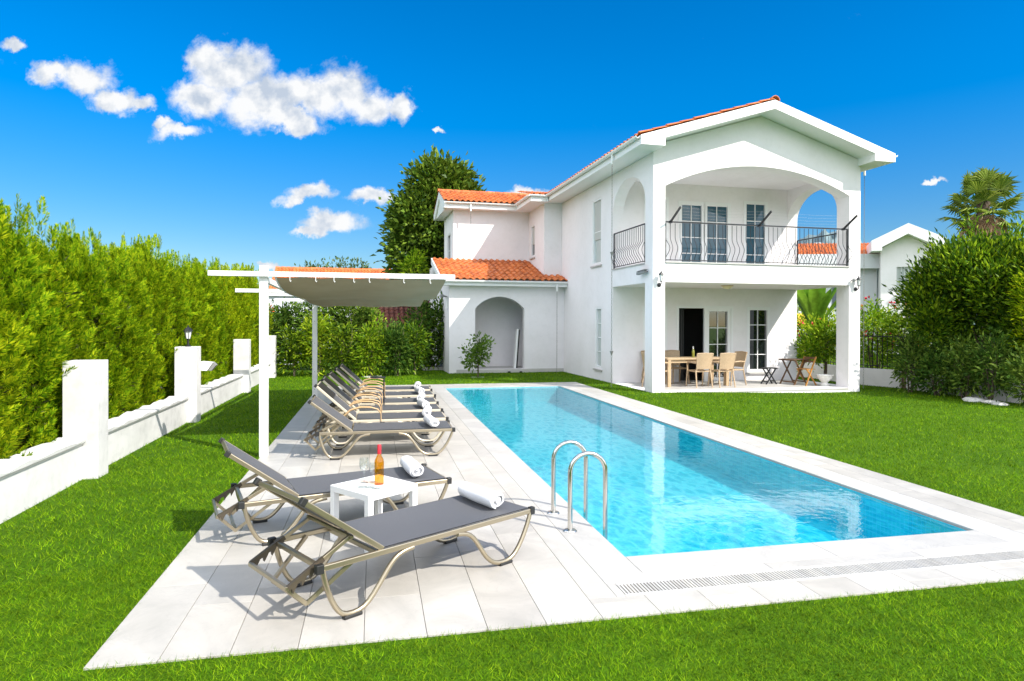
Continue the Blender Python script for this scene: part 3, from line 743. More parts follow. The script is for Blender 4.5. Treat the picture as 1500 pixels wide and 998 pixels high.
# plinth step and terrace floor
b = MB(); b.box(.33, 5.75, .02, .42, -.30, -.052); b.build('plinth', M['plaster'], villa)
b = MB(); b.box(.331, 5.749, -.012, 2.601, -.05, -.006); b.box(.012, .33, .456, 2.599, -.05, -.007); b.box(5.75, 6.085, .476, 2.599, -.05, -.007)
b.build('terrace_floor', M['tilefloor'], villa, bevel=.006)
b = MB(); b.box(.332, 5.748, -.03, .10, 3.243, 3.275); b.box(-.03, .10, .456, 2.598, 3.243, 3.273); b.box(6.0, 6.13, .476, 2.598, 3.243, 3.273)
b.build('balcony_ledge', M['coping'], villa)
b = MB(); b.box(-3.84, -.01, 7.06, 8.545, GB, .112); b.box(-3.30, -1.35, 7.02, 7.06, GB, .105); b.build('niche_floor', M['tilefloor'], villa)
b = MB(); b.box(-4.9, -4.095, 8.5, 10.2, GB, -.02); b.box(-4.8, -4.095, 8.7, 10.0, -.02, .09); b.build('entrance_step', M['tilefloor'], villa)

# roofs
def roof_slab(prof, v0, v1, name='roof_slab'):
    MB().prism(prof, [], FRONT, v0, v1).build(name, M['trim'], villa)
def soffit(x): return 6.217-.222+.3095*(x+.6)
roof_slab([(-.60,5.995),(.027,5.995),(.027,6.19),(3.025,7.117),(6.02,6.19),(6.02,5.995),(6.65,5.995),(6.65,6.217),(3.025,7.34),(-.60,6.217)], -.60, 13.9)
def tile_field(mb, o, du, ds, nu, ns, tw, tl, inside=None, amp=.045, lift=.028):
    """barrel tiles: o corner, du unit along the eave, ds unit up the slope"""
    o = Vector(o); du = Vector(du); ds = Vector(ds); nn = du.cross(ds).normalized()
    if nn.z < 0: nn = -nn
    K = 7
    for j in range(ns):
        for i in range(nu):
            c = o+du*(i+.5)*tw+ds*(j+.5)*tl
            if inside and not inside(i*tw+tw/2, j*tl+tl/2): continue
            rows = []
            jit = rr.uniform(-.006, .006)
            for a, h in ((-.02*(1 if j else 0), lift), (1.06, .004)):
                row = []
                for k in range(K):
                    t = k/(K-1)
                    hgt = amp*math.sin(PI*min(1, t/.68)) if t < .68 else -amp*.28*math.sin(PI*(t-.68)/.32)
                    row.append(o+du*(i+t*1.001)*tw+ds*(j+a)*tl+nn*(h+hgt+jit+.012))
                rows.append(row)
            low = [p-nn*.022 for p in rows[0]]
            mb.grid([low, rows[0], rows[1]])
def nrm(a): a = Vector(a); return a.normalized()
# main roof, both slopes
b = MB()
sl = nrm((3.625, 0, 1.123)); sr = nrm((-3.625, 0, 1.123)); SLN = math.hypot(3.625, 1.123)
tile_field(b, (-.62, -.60, 6.222), (0,1,0), sl, 66, 10, .22, SLN/10)
tile_field(b, (6.67, -.36, 6.222), (0,1,0), sr, 65, 10, .22, SLN/10)
b.build('roof_tiles', M['tile'], villa)
b = MB(); v = -.62
while v < 13.6:
    pts = []
    for vv, r in ((v, .125), (v+.40, .105)):
        pts.append([(3.025+r*math.cos(PI-PI*k/8), vv, 7.32+r*math.sin(PI*k/8)) for k in range(9)])
    b.grid(pts); b.grid([pts[0], [(p[0]*.85+3.025*.15, p[1]+.002, p[2]*.85+7.32*.15) for p in pts[0]]]); v += .37
b.build('ridge_tiles', M['tile'], villa)
# lower wing roof
sp = nrm((0, 2.85, .935)); SL = math.hypot(2.85, .935)
b = MB(); tile_field(b, (-4.38, 6.68, 3.165), (1,0,0), sp, 20, 8, .219, SL/8, lambda a, s: not (a-4.38 > -.62 and s > .86))
b.build('roof_tiles', M['tile'], villa)
b = MB()
b.prism([(6.70,2.97),(6.70,3.15),(9.5,4.07),(9.5,3.90),(7.08,3.10),(7.08,2.97)], [], SIDE, -4.36, -.005)
b.build('roof_slab', M['trim'], villa)
b = MB(); b.prism([(6.66,3.00),(6.66,3.17),(9.6,4.14),(9.6,3.90)], [], SIDE, -4.42, -4.365); b.build('bargeboard', M['trim'], villa)
# upper wing roof
b = MB()
su = nrm((0, 1.65, .67)); SU = math.hypot(1.65, .67); sb = nrm((0, -1.65, .67))
tile_field(b, (-4.02, 9.03, 6.215), (1,0,0), su, 19, 5, .2105, SU/5); tile_field(b, (-4.02, 12.37, 6.215), (1,0,0), sb, 19, 5, .2105, SU/5)
b.build('roof_tiles', M['tile'], villa)
b = MB(); u = -4.04
while u < -.1:
    pts = [[(uu, 10.7+r*math.cos(PI*k/8), 6.865+r*math.sin(PI*k/8)) for k in range(9)] for uu, r in ((u, .115), (u+.36, .10))]
    b.grid(pts); u += .33
b.build('ridge_tiles', M['tile'], villa)
b = MB(); b.prism([(9.05,5.97),(9.05,6.195),(10.7,6.86),(12.35,6.195),(12.35,5.97),(11.9,5.97),(10.7,6.60),(9.5,6.0)], [], SIDE, -4.0, -3.94)
b.build('bargeboard', M['trim'], villa)
b = MB(); b.prism([(9.05,5.97),(9.05,6.19),(10.7,6.855),(12.35,6.19),(12.35,5.97)], [], SIDE, -3.94, -.62); b.box(-1.25, -.62, 7.0, 9.05, 5.97, 6.19)
b.build('roof_slab', M['trim'], villa)
b = MB(); tile_field(b, (-1.22, 7.02, 6.20), (1,0,0), nrm((0, 1, .22)), 5, 6, .22, .36)
b.build('roof_tiles', M['tile'], villa)
# gutters
def gutter(p0, p1, parent=villa):
    b = MB(); p0 = Vector(p0); p1 = Vector(p1); d = (p1-p0).normalized(); s = d.cross(Vector((0,0,1)))
    rows = []
    for p in (p0, p1):
        rows.append([p+s*(.06*math.cos(PI+PI*k/8))+Vector((0,0,.06*math.sin(PI+PI*k/8))) for k in range(9)]+
                    [p+s*(.05*math.cos(-PI*k/8))+Vector((0,0,.052*math.sin(-PI*k/8))) for k in range(9)])
    b.grid(rows); b.add(rows[0], [tuple(range(18))]); b.add(rows[1], [tuple(range(18))])
    b.build('gutter', M['trim'], parent)
gutter((-.665,-.55,6.20), (-.665,7.0,6.20)); gutter((6.715,-.55,6.20), (6.715,13.8,6.20))
gutter((-3.98,8.985,6.18), (-1.30,8.985,6.18)); gutter((-1.31,8.98,6.18), (-1.31,7.0,6.18)); gutter((-1.33,6.94,6.18), (-.66,6.94,6.18))
gutter((-4.40,6.635,3.13), (-.03,6.635,3.13))

# windows and doors
def window(plane, a0, a1, z0, z1, face, nx, nz, name='window', pane='pane', sill=True, blind=False, fw_=.055):
    """plane 'F' faces -v, 'S' faces -u; face is the wall face coordinate"""
    fn = FRONT if plane == 'F' else SIDE
    fr = MB(); fr.prism(rect(a0-.035,a1+.035,z0-.035,z1+.035), [rect(a0+fw_,a1-fw_,z0+fw_,z1-fw_)], fn, face-.012, face+.075)
    o = fr.build(name, M['pvc'], villa)
    mb = MB()
    for i in range(1, nx):
        x = a0+fw_+(a1-a0-2*fw_)*i/nx; mb.prism(rect(x-.011,x+.011,z0+fw_+.001,z1-fw_-.001), [], fn, face+.028, face+.05)
    for j in range(1, nz):
        z = z0+fw_+(z1-z0-2*fw_)*j/nz; mb.prism(rect(a0+fw_+.001,a1-fw_-.001,z-.0111,z+.0111), [], fn, face+.026, face+.052)
    if mb.v: mb.build('glazing_bars', M['pvc'], o)
    MB().prism(rect(a0+fw_-.004,a1-fw_+.004,z0+fw_-.004,z1-fw_+.004), [], fn, face+.055, face+.062).build('pane', M[pane], o)
    if blind: MB().prism(rect(a0+fw_+.003,a1-fw_-.003,z0+(z1-z0)*.38,z1-fw_-.003), [], fn, face+.03, face+.042).build('blind', M['blind'], o)
    if sill: MB().prism(rect(a0-.08,a1+.08,z0-.085,z0-.038), [], fn, face-.07, face+.10).build('sill', M['coping'], o)
    return o
bw = 2.603
window('F', 4.40, 5.11, .27, 2.18, bw, 2, 4)
window('F', .98, 1.69, .27, 2.18, bw, 2, 4)
window('F', 4.27, 5.02, 3.245, 5.40, bw, 2, 4, sill=False, pane='paneblue')
window('F', 1.0, 1.72, 3.245, 5.40, bw, 2, 4, sill=False, pane='paneblue')
window('F', 2.10, 2.90, 3.25, 5.30, bw, 2, 4, 'door_leaf', sill=False, pane='paneblue', fw_=.075)
window('F', 2.93, 3.76, 3.25, 5.30, bw, 2, 4, 'door_leaf', sill=False, pane='paneblue', fw_=.075)
window('F', 3.02, 3.80, .02, 2.16, bw+.03, 2, 4, 'door_leaf', sill=False, fw_=.08)
window('S', 3.50, 4.25, 3.52, 5.52, .02, 1, 2, pane='panelight', blind=True)
window('S', 3.46, 3.98, .36, 2.20, .02, 1, 4, pane='panelight')
window('S', 8.62, 9.14, 4.22, 5.42, -.63, 1, 1, blind=True)
window('S', 10.2, 11.1, 3.9, 5.2, -3.58, 2, 2, sill=False)
window('S', 9.0, 9.9, .2, 2.2, -4.07, 1, 1, 'entrance_door', sill=False)
b = MB(); b.prism(rect(2.02,3.89,-.004,2.24), [rect(2.09,3.82,.0,2.17)], FRONT, bw-.015, bw+.09); b.box(2.93,3.0, bw, bw+.07, 0, 2.17); b.build('door_frame', M['pvc'], villa)
b = MB()
for k in range(9): b.box(2.12+k*.03, 2.145+k*.03, 2.86+(k % 2)*.03, 2.88+(k % 2)*.03, .02, 2.16)
b.build('curtain', M['black'], villa)
b = MB(); n = 14
b.grid([[(4.78+.30*i/n, 2.74+.02*math.sin(i*2.4), z) for i in range(n+1)] for z in (.25, 2.2)]); b.build('curtain', M['curtain'], villa, fix=False)
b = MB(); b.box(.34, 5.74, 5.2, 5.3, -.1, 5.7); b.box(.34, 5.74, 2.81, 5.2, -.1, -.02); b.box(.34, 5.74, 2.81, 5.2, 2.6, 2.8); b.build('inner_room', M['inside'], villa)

# railings of the balcony, every baluster a sub-part
def bal_mesh(sx, sy):
    b = MB(); pts = []
    for i in range(17):
        t = i/16; z = .03+t*.93; w_ = 0 if t > .62 else math.sin(PI*t/.62)**2
        pts.append((sx*.135*w_, sy*.135*w_, z))
    b.tube(pts, .0075, 5); return b
def railing(p0, p1, outx, outy, z0, n):
    b = MB(); p0 = Vector((*p0, z0)); p1 = Vector((*p1, z0)); H = .99
    up_ = Vector((0,0,1))
    b.bar(p0+up_*H, p1+up_*H, .035, .03); b.bar(p0+up_*.035, p1+up_*.035, .025, .02)
    for p in (p0, p1): b.bar(p, p+up_*H, .03, .03, (1,0,0))
    o = b.build('balcony_railing', M['darkmetal'], villa)
    first = None
    for i in range(1, n):
        p = p0.lerp(p1, i/n)
        if first is None:
            c = bal_mesh(outx, outy).build('baluster', M['darkmetal'], o, smooth=60); first = c
        else: c = first.copy(); COL.objects.link(c); c.parent = o
        c.location = p
    for p in (p0, p1):   # scrolls that bow past the end posts
        c = first.copy(); COL.objects.link(c); c.parent = o; c.location = p; c.rotation_euler = (0,0,.5)
    return o
railing((.36, .05), (5.72, .05), 0, -1, 3.285, 40)
railing((.02, .50), (.02, 2.55), -1, 0, 3.285, 15)
railing((6.07, .52), (6.07, 2.55), 1, 0, 3.285, 15)

# things fixed to or hanging from the villa
def wall_lantern(u, v, z, label):
    t = thing('wall_lantern', label, 'lantern', hw(u, v, z), HT, 'lanterns on the porch pillars')
    MB().lathe([(.001,-.01),(.055,-.01),(.055,.012),(.001,.012)], seg=12).build('base', M['darkmetal'], t)
    t_b = kids(t)[0]; t_b.rotation_euler = (PI/2, 0, 0)
    MB().tube([(0,-.01,0),(0,-.07,-.02),(0,-.12,.03),(0,-.12,.09)], .011, 7).build('bracket', M['darkmetal'], t, smooth=60)
    MB().lathe([(.032,.09),(.052,.245)], (0,-.12,0), 6).build('glass', M['lampglass'], t)
    b = MB(); b.lathe([(.03,.075),(.04,.09),(.03,.094)], (0,-.12,0), 6); b.lathe([(.075,.245),(.05,.29),(.014,.315),(.014,.345),(.0,.36)], (0,-.12,0), 6)
    for k in range(6):
        a = 2*PI*k/6; b.tube([(.033*math.cos(a),-.12+.033*math.sin(a),.09),(.054*math.cos(a),-.12+.054*math.sin(a),.248)], .004, 4)
    b.build('cage', M['darkmetal'], t)
wall_lantern(.165, 0, 2.68, 'black coach lantern on the left porch pillar nearest the pool')
wall_lantern(5.95, 0, 2.66, 'black coach lantern on the right porch pillar below the round sensor')
t = thing('security_camera', 'black bullet camera on the shaded side of the left porch pillar', 'security camera', hw(0, .30, 3.03), HT)
MB().tube([(0,0,0),(-.06,0,.0),(-.10,.02,.0)], .016, 7).build('bracket', M['darkmetal'], t)
b = MB(); b.bar((-.10,-.08,0), (-.12,.34,-.03), .085, .07); b.bar((-.098,-.14,.05), (-.12,.30,.022), .11, .012); b.build('housing', M['greyroof'], t, bevel=.01)
t = thing('motion_sensor', 'small dark round sensor on the parapet corner above the right lantern', 'sensor', hw(5.80, -.0, 2.88), HT)
MB().tube([(0,0,0),(0,-.06,.02)], .012, 6).build('bracket', M['darkmetal'], t)
MB().lathe([(0,-.05),(.035,-.04),(.05,0),(.035,.04),(0,.05)], (0.02,-.10,.02), 12).build('head', M['greyroof'], t, smooth=60)
t = thing('wall_spotlight', 'dark spotlight bracket on the left end of the wing under the eave', 'spotlight', hw(-4.095, 7.5, 2.55), HT)
b = MB(); b.box(-.05, 0, -.05, .05, -.35, .05); b.build('box', M['trim'], t, bevel=.005)
b = MB(); b.bar((-.02,0,.06), (-.20,-.08,.10), .05, .05); b.bar((-.20,-.08,.10),(-.22,-.2,.06), .11, .09); b.build('head', M['greyroof'], t, bevel=.006)
t = thing('ceiling_lamp', 'cream glass dome lamp on the porch ceiling', 'ceiling lamp', hw(2.75, 1.1, 2.765), HT)
MB().lathe([(.17,0),(.17,-.02),(.15,-.025)], seg=24).build('rim', M['tan'], t); MB().lathe([(.15,-.022),(.11,-.07),(.05,-.095),(0,-.1)], seg=24).build('dome', M['lampcream'], t, smooth=60)
def chain_mesh(n, lk=.075):
    b = MB()
    for i in range(n):
        pts = []
        for k in range(8):
            a = 2*PI*k/8; x = .014*math.cos(a); z = -i*lk-lk/2+(lk*.62)*math.sin(a)
            pts.append((x, 0, z) if i % 2 else (0, x, z))
        b.tube(pts, .0045, 4, True)
    return b
def rain_chain(u, v, z1, z0, label, cups=(), capmat='trim'):
    p = hw(u, v, z0); t = thing('rain_chain', label, 'rain chain', p, HT, 'rain chains hanging from the gutters')
    n = int((z1-z0-.25)/.075)
    c = chain_mesh(n).build('chain', M['chain'], t); c.location = (0,0,z1-z0-.25)
    MB().tube([(0,0,z1-z0-.27),(0,0,z1-z0-.02)], .03, 10).build('spout', M[capmat], t)
    for z in cups: MB().lathe([(.012,z-.06),(.05,z+.05),(.045,z+.05)], seg=10).build('cup', M['chain'], t)
rain_chain(-.665, 1.05, 6.16, lawn_z(*hw(-.665,1.05)[:2]), 'long rain chain with small cups hanging from the eave left of the porch', (.95, 3.55))
rain_chain(6.715, .55, 6.16, lawn_z(*hw(6.7,.55)[:2]), 'long rain chain hanging from the right eave beyond the porch')
rain_chain(-3.02, 8.985, 6.13, 4.02, 'short rain chain from the upper gutter down to the lower wing roof')
rain_chain(-.40, 6.635, 3.08, -.06, 'rain chain in front of the wing wall beside the arched niche')
cl = thing('clothes_line', 'dark slanted arms with thin white lines along the balcony rail', 'clothes line', hw(3, .05, 4.275), HT)
arms = []
for u in (.50, 3.03, 5.60):
    p = Vector((u-3, 0, 0)); q = p+Vector((.03,-.46,.30)); arms.append((p, q))
    b = MB(); b.bar(p, q, .035, .045); b.box(p.x-.04, p.x+.04, -.03, .03, -.03, .025); b.build('arm', M['darkmetal'], cl)
b = MB()
for k in range(5):
    f = .15+.8*k/4
    for (p, q), (p2, q2) in zip(arms, arms[1:]):
        a = p.lerp(q, f); c = p2.lerp(q2, f); b.tube([a, (a+c)/2-Vector((0,0,.035)), c], .0011, 4)
b.build('line', M['rope'], cl)
t = thing('leaning_board', 'tall narrow white board leaning inside the arched niche', 'board', hw(-1.70, 7.50, .115), HT)
b = MB(); b.bar((0,0,.0), (.10,.0,1.38), .06, .20, (0,1,0)); b.build('panel', M['trim'], t)
b = MB(); b.bar((.075,.03,.0), (.165,.03,1.36), .05, .16, (0,1,0)); b.build('gap_shade', M['black'], t)  # black strip standing in for the shaded gap beside the board
for (u, lab) in ((-2.02, 'small black ground spotlight before the niche step, right of the little tree'), (-1.60, 'small black ground spotlight at the right end of the niche step')):
    t = thing('ground_spotlight', lab, 'spotlight', hw(u, 6.95, -.04), HT, 'ground spotlights by the niche')
    MB().lathe([(.045,0),(.05,.07),(.03,.085)], seg=10).build('body', M['black'], t); MB().lathe([(.03,.085),(0,.087)], seg=10).build('lens', M['lampglass'], t)

# ------------------------------------------------------------------ porch furniture
def chair_make():
    t = thing('dining_chair', 'x', 'chair', (0,0,0))
    for sx in (-1, 1):
        MB().tube([(sx*.235,.22,.44),(sx*.25,.26,0)], [.022,.017], 8).build('leg', M['rattan'], t, smooth=50)
        MB().tube([(sx*.215,-.20,.46),(sx*.235,-.29,0)], [.022,.017], 8).build('leg', M['rattan'], t, smooth=50)
        b = MB(); b.tube([(sx*.22,-.23,.66),(sx*.265,-.05,.675),(sx*.265,.17,.66),(sx*.245,.22,.60),(sx*.236,.22,.44)], .02, 8); b.build('armrest', M['rattan'], t, smooth=50)
    b = MB(); b.box(-.235,.235,-.21,.235,.415,.45); b.build('seat', M['rattan'], t, bevel=.015)
    b = MB(); nu, nv = 9, 8; f = []; k_ = []
    for j in range(nv):
        q = j/(nv-1); z = .50+q*.40; wid = .19+.035*q; rowf = []; rowb = []
        for i in range(nu):
            s = -1+2*i/(nu-1); y_ = -.215-.085*q-.035*(1-s*s)
            rowf.append((s*wid, y_, z+.012*(1-s*s)*q)); rowb.append((s*wid, y_-.02, z+.012*(1-s*s)*q))
        f.append(rowf); k_.append(rowb)
    b.grid(f); b.grid(k_); b.grid([f[0], k_[0]]); b.grid([f[-1], k_[-1]]); b.grid([[r[0] for r in f], [r[0] for r in k_]]); b.grid([[r[-1] for r in f], [r[-1] for r in k_]])
    b.build('backrest', M['rattan'], t, smooth=50)
    b = MB()
    for s in (-1, 1): b.tube([(s*.205,-.205,.44),(s*.20,-.225,.52),(s*.235,-.315,.915)], .018, 6)
    b.tube([(-.235,-.315,.915),(0,-.35,.93),(.235,-.315,.915)], .018, 6); b.build('back_frame', M['rattan'], t, smooth=50)
    return t
ch0 = chair_make()
chairs = [(1.90,1.08,0,'sand coloured woven armchair with its back to the lawn, left of the near pair'),
          (2.54,1.02,.03,'sand coloured woven armchair with its back to the lawn, right of the near pair'),
          (3.12,1.42,PI/2+.15,'sand coloured armchair at the right end of the dining table'),
          (.72,1.30,-PI/2+.5,'sand coloured armchair half hidden behind the left porch pillar'),
          (1.10,2.22,PI,'grey backed chair behind the dining table, left of the open door'),
          (1.85,2.25,PI,'chair behind the dining table in front of the open door')]
for i, (u, v, rz, lab) in enumerate(chairs):
    c = ch0 if i == 0 else copy_tree(ch0)
    c.location = hw(u, v, -.006); c.rotation_euler = (0,0,HT+rz); c['label'] = lab; c['group'] = 'chairs around the dining table'
t = thing('dining_table', 'pale wood dining table with thick legs on the porch', 'table', hw(1.95, 1.62, -.006), HT)
MB().box(-.95,.95,-.45,.45,.735,.775).build('tabletop', M['oak'], t, bevel=.006)
b = MB(); b.box(-.86,.86,-.40,-.375,.65,.734); b.box(-.86,.86,.375,.40,.65,.734); b.box(-.88,-.855,-.37,.37,.65,.734); b.box(.855,.88,-.37,.37,.65,.734); b.build('apron', M['oak'], t)
for sx in (-1,1):
    for sy in (-1,1): MB().box(sx*.88-.045,sx*.88+.045,sy*.40-.045,sy*.40+.045,0,.7345).build('leg', M['oak'], t, bevel=.005)
def bottle(name, label, cat, loc, glassm, capm, s=1):
    t = thing(name, label, cat, loc)
    MB().lathe([(0,0),(.036*s,0),(.0385*s,.006*s),(.0385*s,.185*s),(.034*s,.205*s),(.018*s,.235*s),(.0145*s,.25*s),(.0145*s,.262*s)], seg=24).build('glass', M[glassm], t, smooth=40)
    MB().lathe([(.016*s,.250*s),(.0165*s,.32*s),(.014*s,.325*s),(0,.325*s)], seg=20).build('foil_cap', M[capm], t, smooth=40)
    return t
bottle('wine_bottle', 'white wine bottle standing on the dining table', 'bottle', hw(1.98, 1.55, .7695), 'greenglass', 'trim', .95)
def tumbler(loc, label):
    t = thing('drinking_glass', label, 'glass', loc, 0, 'glasses on the dining table')
    MB().lathe([(0,.004),(.03,.0),(.036,.11),(.034,.11),(.028,.012),(0,.012)], seg=14).build('bowl', M['clear'], t, smooth=40)
tumbler(hw(2.10,1.50,.7695), 'clear tumbler beside the wine bottle on the dining table')
tumbler(hw(2.22,1.62,.7695), 'clear tumbler on the dining table, farther right of the wine bottle')
def folding_table(u, v, rz, label, top, legs, sx, sy, h, name='folding_table', cat='table'):
    t = thing(name, label, cat, hw(u, v, -.006), HT+rz)
    b = MB(); n = 6
    for k in range(n): b.box(-sx/2, sx/2, -sy/2+sy*k/n+.004, -sy/2+sy*(k+1)/n-.004, h-.02, h)
    b.box(-sx/2+.04, -sx/2+.08, -sy/2+.01, sy/2-.01, h-.04, h-.0205); b.box(sx/2-.08, sx/2-.04, -sy/2+.01, sy/2-.01, h-.04, h-.0205)
    b.build('tabletop' if cat == 'table' else 'seat', M[top], t)
    for y_ in (-sy/2+.04, sy/2-.04):
        o = .02 if y_ < 0 else -.02
        MB().bar((-sx*.42,y_,.0), (sx*.30,y_,h-.035), .022, .04, (0,1,0)).build('leg', M[legs], t)
        MB().bar((sx*.42,y_+o,.0), (-sx*.30,y_+o,h-.035), .022, .04, (0,1,0)).build('leg', M[legs], t)
    MB().bar((-sx*.36,-sy/2+.05,.08), (-sx*.36,sy/2-.05,.08), .02, .035).build('stretcher', M[legs], t)
    MB().bar((sx*.36,-sy/2+.07,.08), (sx*.36,sy/2-.07,.08), .02, .035).build('stretcher', M[legs], t)
    return t
folding_table(4.98, 1.25, .25, 'dark slatted folding table with crossed legs at the right of the porch', 'teak', 'teak', .66, .55, .72)
# honey coloured folding chair standing against the table
t = thing('folding_chair', 'honey coloured folding wooden chair pushed against the dark folding table', 'chair', hw(5.12, .92, -.006), HT+.15)
for y_ in (-.2, .2):
    MB().bar((-.20,y_,0), (.17,y_,.80), .024, .04, (0,1,0)).build('leg', M['teaklight'], t)
    MB().bar((.22,y_*.85,0), (-.14,y_*.85,.46), .024, .04, (0,1,0)).build('leg', M['teaklight'], t)
b = MB()
for k in range(5): b.box(-.15+k*.065, -.15+k*.065+.055, -.19, .19, .445, .462)
b.build('seat', M['teaklight'], t)
b = MB(); b.bar((.152,-.2,.76), (.152,.2,.76), .018, .06); b.bar((.128,-.2,.66), (.128,.2,.66), .018, .05); b.build('backrest', M['teak'], t)
folding_table(4.30, 1.42, .0, 'small black folding stool with crossed legs before the tall porch window', 'black', 'darkmetal', .42, .32, .47, 'folding_stool', 'stool')
t = thing('planter_urn', 'white cast stone urn planter by the right porch pillar', 'planter', hw(5.50, .62, -.006), HT)
MB().lathe([(.0,0),(.12,0),(.125,.03),(.09,.06),(.075,.09),(.13,.15),(.19,.22),(.205,.28),(.225,.285),(.225,.31),(.19,.31),(.17,.25),(0,.24)], seg=28).build('bowl', M['stonewhite'], t, smooth=40)

# ------------------------------------------------------------------ pool ladder
t = thing('pool_ladder', 'polished steel pool ladder with two arched handrails at the near left pool corner', 'pool ladder', (1.61, 5.5, 0))
for y_ in (-.26, .26):
    pts = [(0,y_,0),(0,y_,.25),(0,y_,.49)]+[(.155-.155*math.cos(PI*k/12),y_,.49+.155*math.sin(PI*k/12)) for k in range(1,12)]+[(.31,y_,.49),(.31,y_,0),(.31,y_,-.2),(.31,y_,-.44)]
    r_ = MB().tube(pts, .0205, 14).build('handrail', M['steel'], t, smooth=50)
    MB().lathe([(.021,.016),(.05,.014),(.058,.004),(.058,0)], (0,y_,0), 20).build('flange', M['steel'], r_, smooth=30)
for z in (-.22, -.40): MB().box(.275,.345,-.245,.245,z,z+.02).build('step', M['steel'], t, bevel=.006)

# ------------------------------------------------------------------ loungers: x along the length, y across, origin under the rear foot on the near side
def lounger_make(name, bx, bz, frame, arms):
    t = thing(name, 'x', 'sun lounger')
    Wd = .64; zr = .335
    for y_ in (0.0, Wd):
        b = MB(); b.bar((-.205,y_,zr), (1.51,y_,zr), .025, .037); b.build('side_rail', M[frame], t, bevel=.006)
        rear = [(-.185,y_,.325),(-.172,y_,.25),(-.13,y_,.13),(-.085,y_,.055),(-.04,y_,.024),(.05,y_,.022),(.115,y_,.055),(.19,y_,.14),(.25,y_,.22),(.30,y_,.275),(.36,y_,.303),(.44,y_,.312)]
        front = [(.80,y_,.312),(.88,y_,.300),(.94,y_,.262),(1.0,y_,.18),(1.06,y_,.09),(1.13,y_,.035),(1.20,y_,.021),(1.285,y_,.023),(1.345,y_,.06),(1.41,y_,.14),(1.47,y_,.25),(1.497,y_,.325)]
        for p in (rear, front):
            q = []
            for i in range(len(p)-1):
                q.append(p[i]); q.append(tuple((p[i][k]+p[i+1][k])/2 for k in range(3)))
            q.append(p[-1])
            q = [q[0]]+[tuple((q[i-1][k]+2*q[i][k]+q[i+1][k])/4 for k in range(3)) for i in range(1, len(q)-1)]+[q[-1]]
            lg = MB().tube(q, .0165, 10).build('leg', M[frame], t, smooth=50)
            fx = .005 if p is rear else 1.24
            MB().box(fx-.06, fx+.06, y_-.021, y_+.021, 0, .022).build('foot_pad', M['black'], lg, bevel=.006)
    for x, z in ((-.19,.335), (.20,.325), (1.495,.335)): MB().bar((x,.012,z), (x,Wd-.012,z), .028, .03).build('cross_bar', M[frame], t, bevel=.004)
    for y_ in (0, Wd):
        MB().box(1.488,1.53,y_-.019,y_+.019,.308,.362).build('end_cap', M['black'], t, bevel=.004)
        MB().box(-.23,-.183,y_-.019,y_+.019,.308,.362).build('end_cap', M['black'], t, bevel=.004)
    if arms:
        for x in (.55, 1.0): MB().box(x,x+.04,-.017,.02,.290,.3135).build('rail_clip', M['black'], t, bevel=.004)
    # seat cloth, sagging a little between the rails
    b = MB(); rows = []; rows2 = []
    for i in range(25):
        x = .225+(1.48-.225)*i/24; row = []
        for j in range(9):
            s = j/8; row.append((x, .012+(Wd-.024)*s, .358-.020*math.sin(PI*s)*math.sin(PI*i/24)))
        rows.append(row); rows2.append([(p[0],p[1],p[2]-.006) for p in row])
    b.grid(rows); b.grid(rows2); b.grid([rows[0], rows2[0]]); b.grid([rows[-1], rows2[-1]])
    b.build('seat_cloth', M['sling'], t, smooth=40)
    hx_, hz = .215, .352
    d = Vector((bx-hx_, 0, bz-hz)); Ln = d.length; d.normalize(); n_ = Vector((-d.z, 0, d.x))
    if n_.z < 0: n_ = -n_
    bk = MB()
    for y_ in (.004, Wd-.004): bk.bar((hx_,y_,hz), (bx,y_,bz), .024, .034, n_)
    bk.bar(Vector((bx,.01,bz))-d*.01, Vector((bx,Wd-.01,bz))-d*.01, .024, .028, n_)
    bf = bk.build('backrest_frame', M[frame], t, bevel=.005)
    for y_ in (.004, Wd-.004): MB().bar(Vector((bx,y_,bz))-d*.015, Vector((bx,y_,bz))+d*.022, .036, .046, n_).build('corner_cap', M['black'], bf, bevel=.005)
    rows = []; rows2 = []
    for i in range(15):
        q = .02+(Ln-.035)*i/14; row = []
        for j in range(9):
            s = j/8; p = Vector((hx_,.016+(Wd-.032)*s,hz))+d*q+n_*(.015-.022*math.sin(PI*s)*math.sin(PI*i/14)); row.append(tuple(p))
        rows.append(row); rows2.append([tuple(Vector(p)-n_*.006) for p in row])
    b = MB(); b.grid(rows); b.grid(rows2); b.grid([rows[0], rows2[0]]); b.grid([rows[-1], rows2[-1]]); b.grid([[r[0] for r in rows], [r[0] for r in rows2]]); b.grid([[r[-1] for r in rows], [r[-1] for r in rows2]])
    b.build('back_cloth', M['sling'], t, smooth=40)
    # reclining rack: a notched bail from under the backrest to behind the rear rail
    top = Vector((hx_,0,hz))+d*Ln*.34-n_*.03
    end = Vector((-.37, 0, .25))
    rk = MB(); ax = (end-top).normalized()
    for y_ in (.06, Wd-.06): rk.bar((top.x,y_,top.z), (end.x,y_,end.z), .022, .026)
    rk.bar((end.x,.055,end.z), (end.x,Wd-.055,end.z), .022, .026); rk.bar((top.x,.03,top.z), (top.x,Wd-.03,top.z), .02, .02)
    ro = rk.build('reclining_rack', M['alu'], t, bevel=.003)
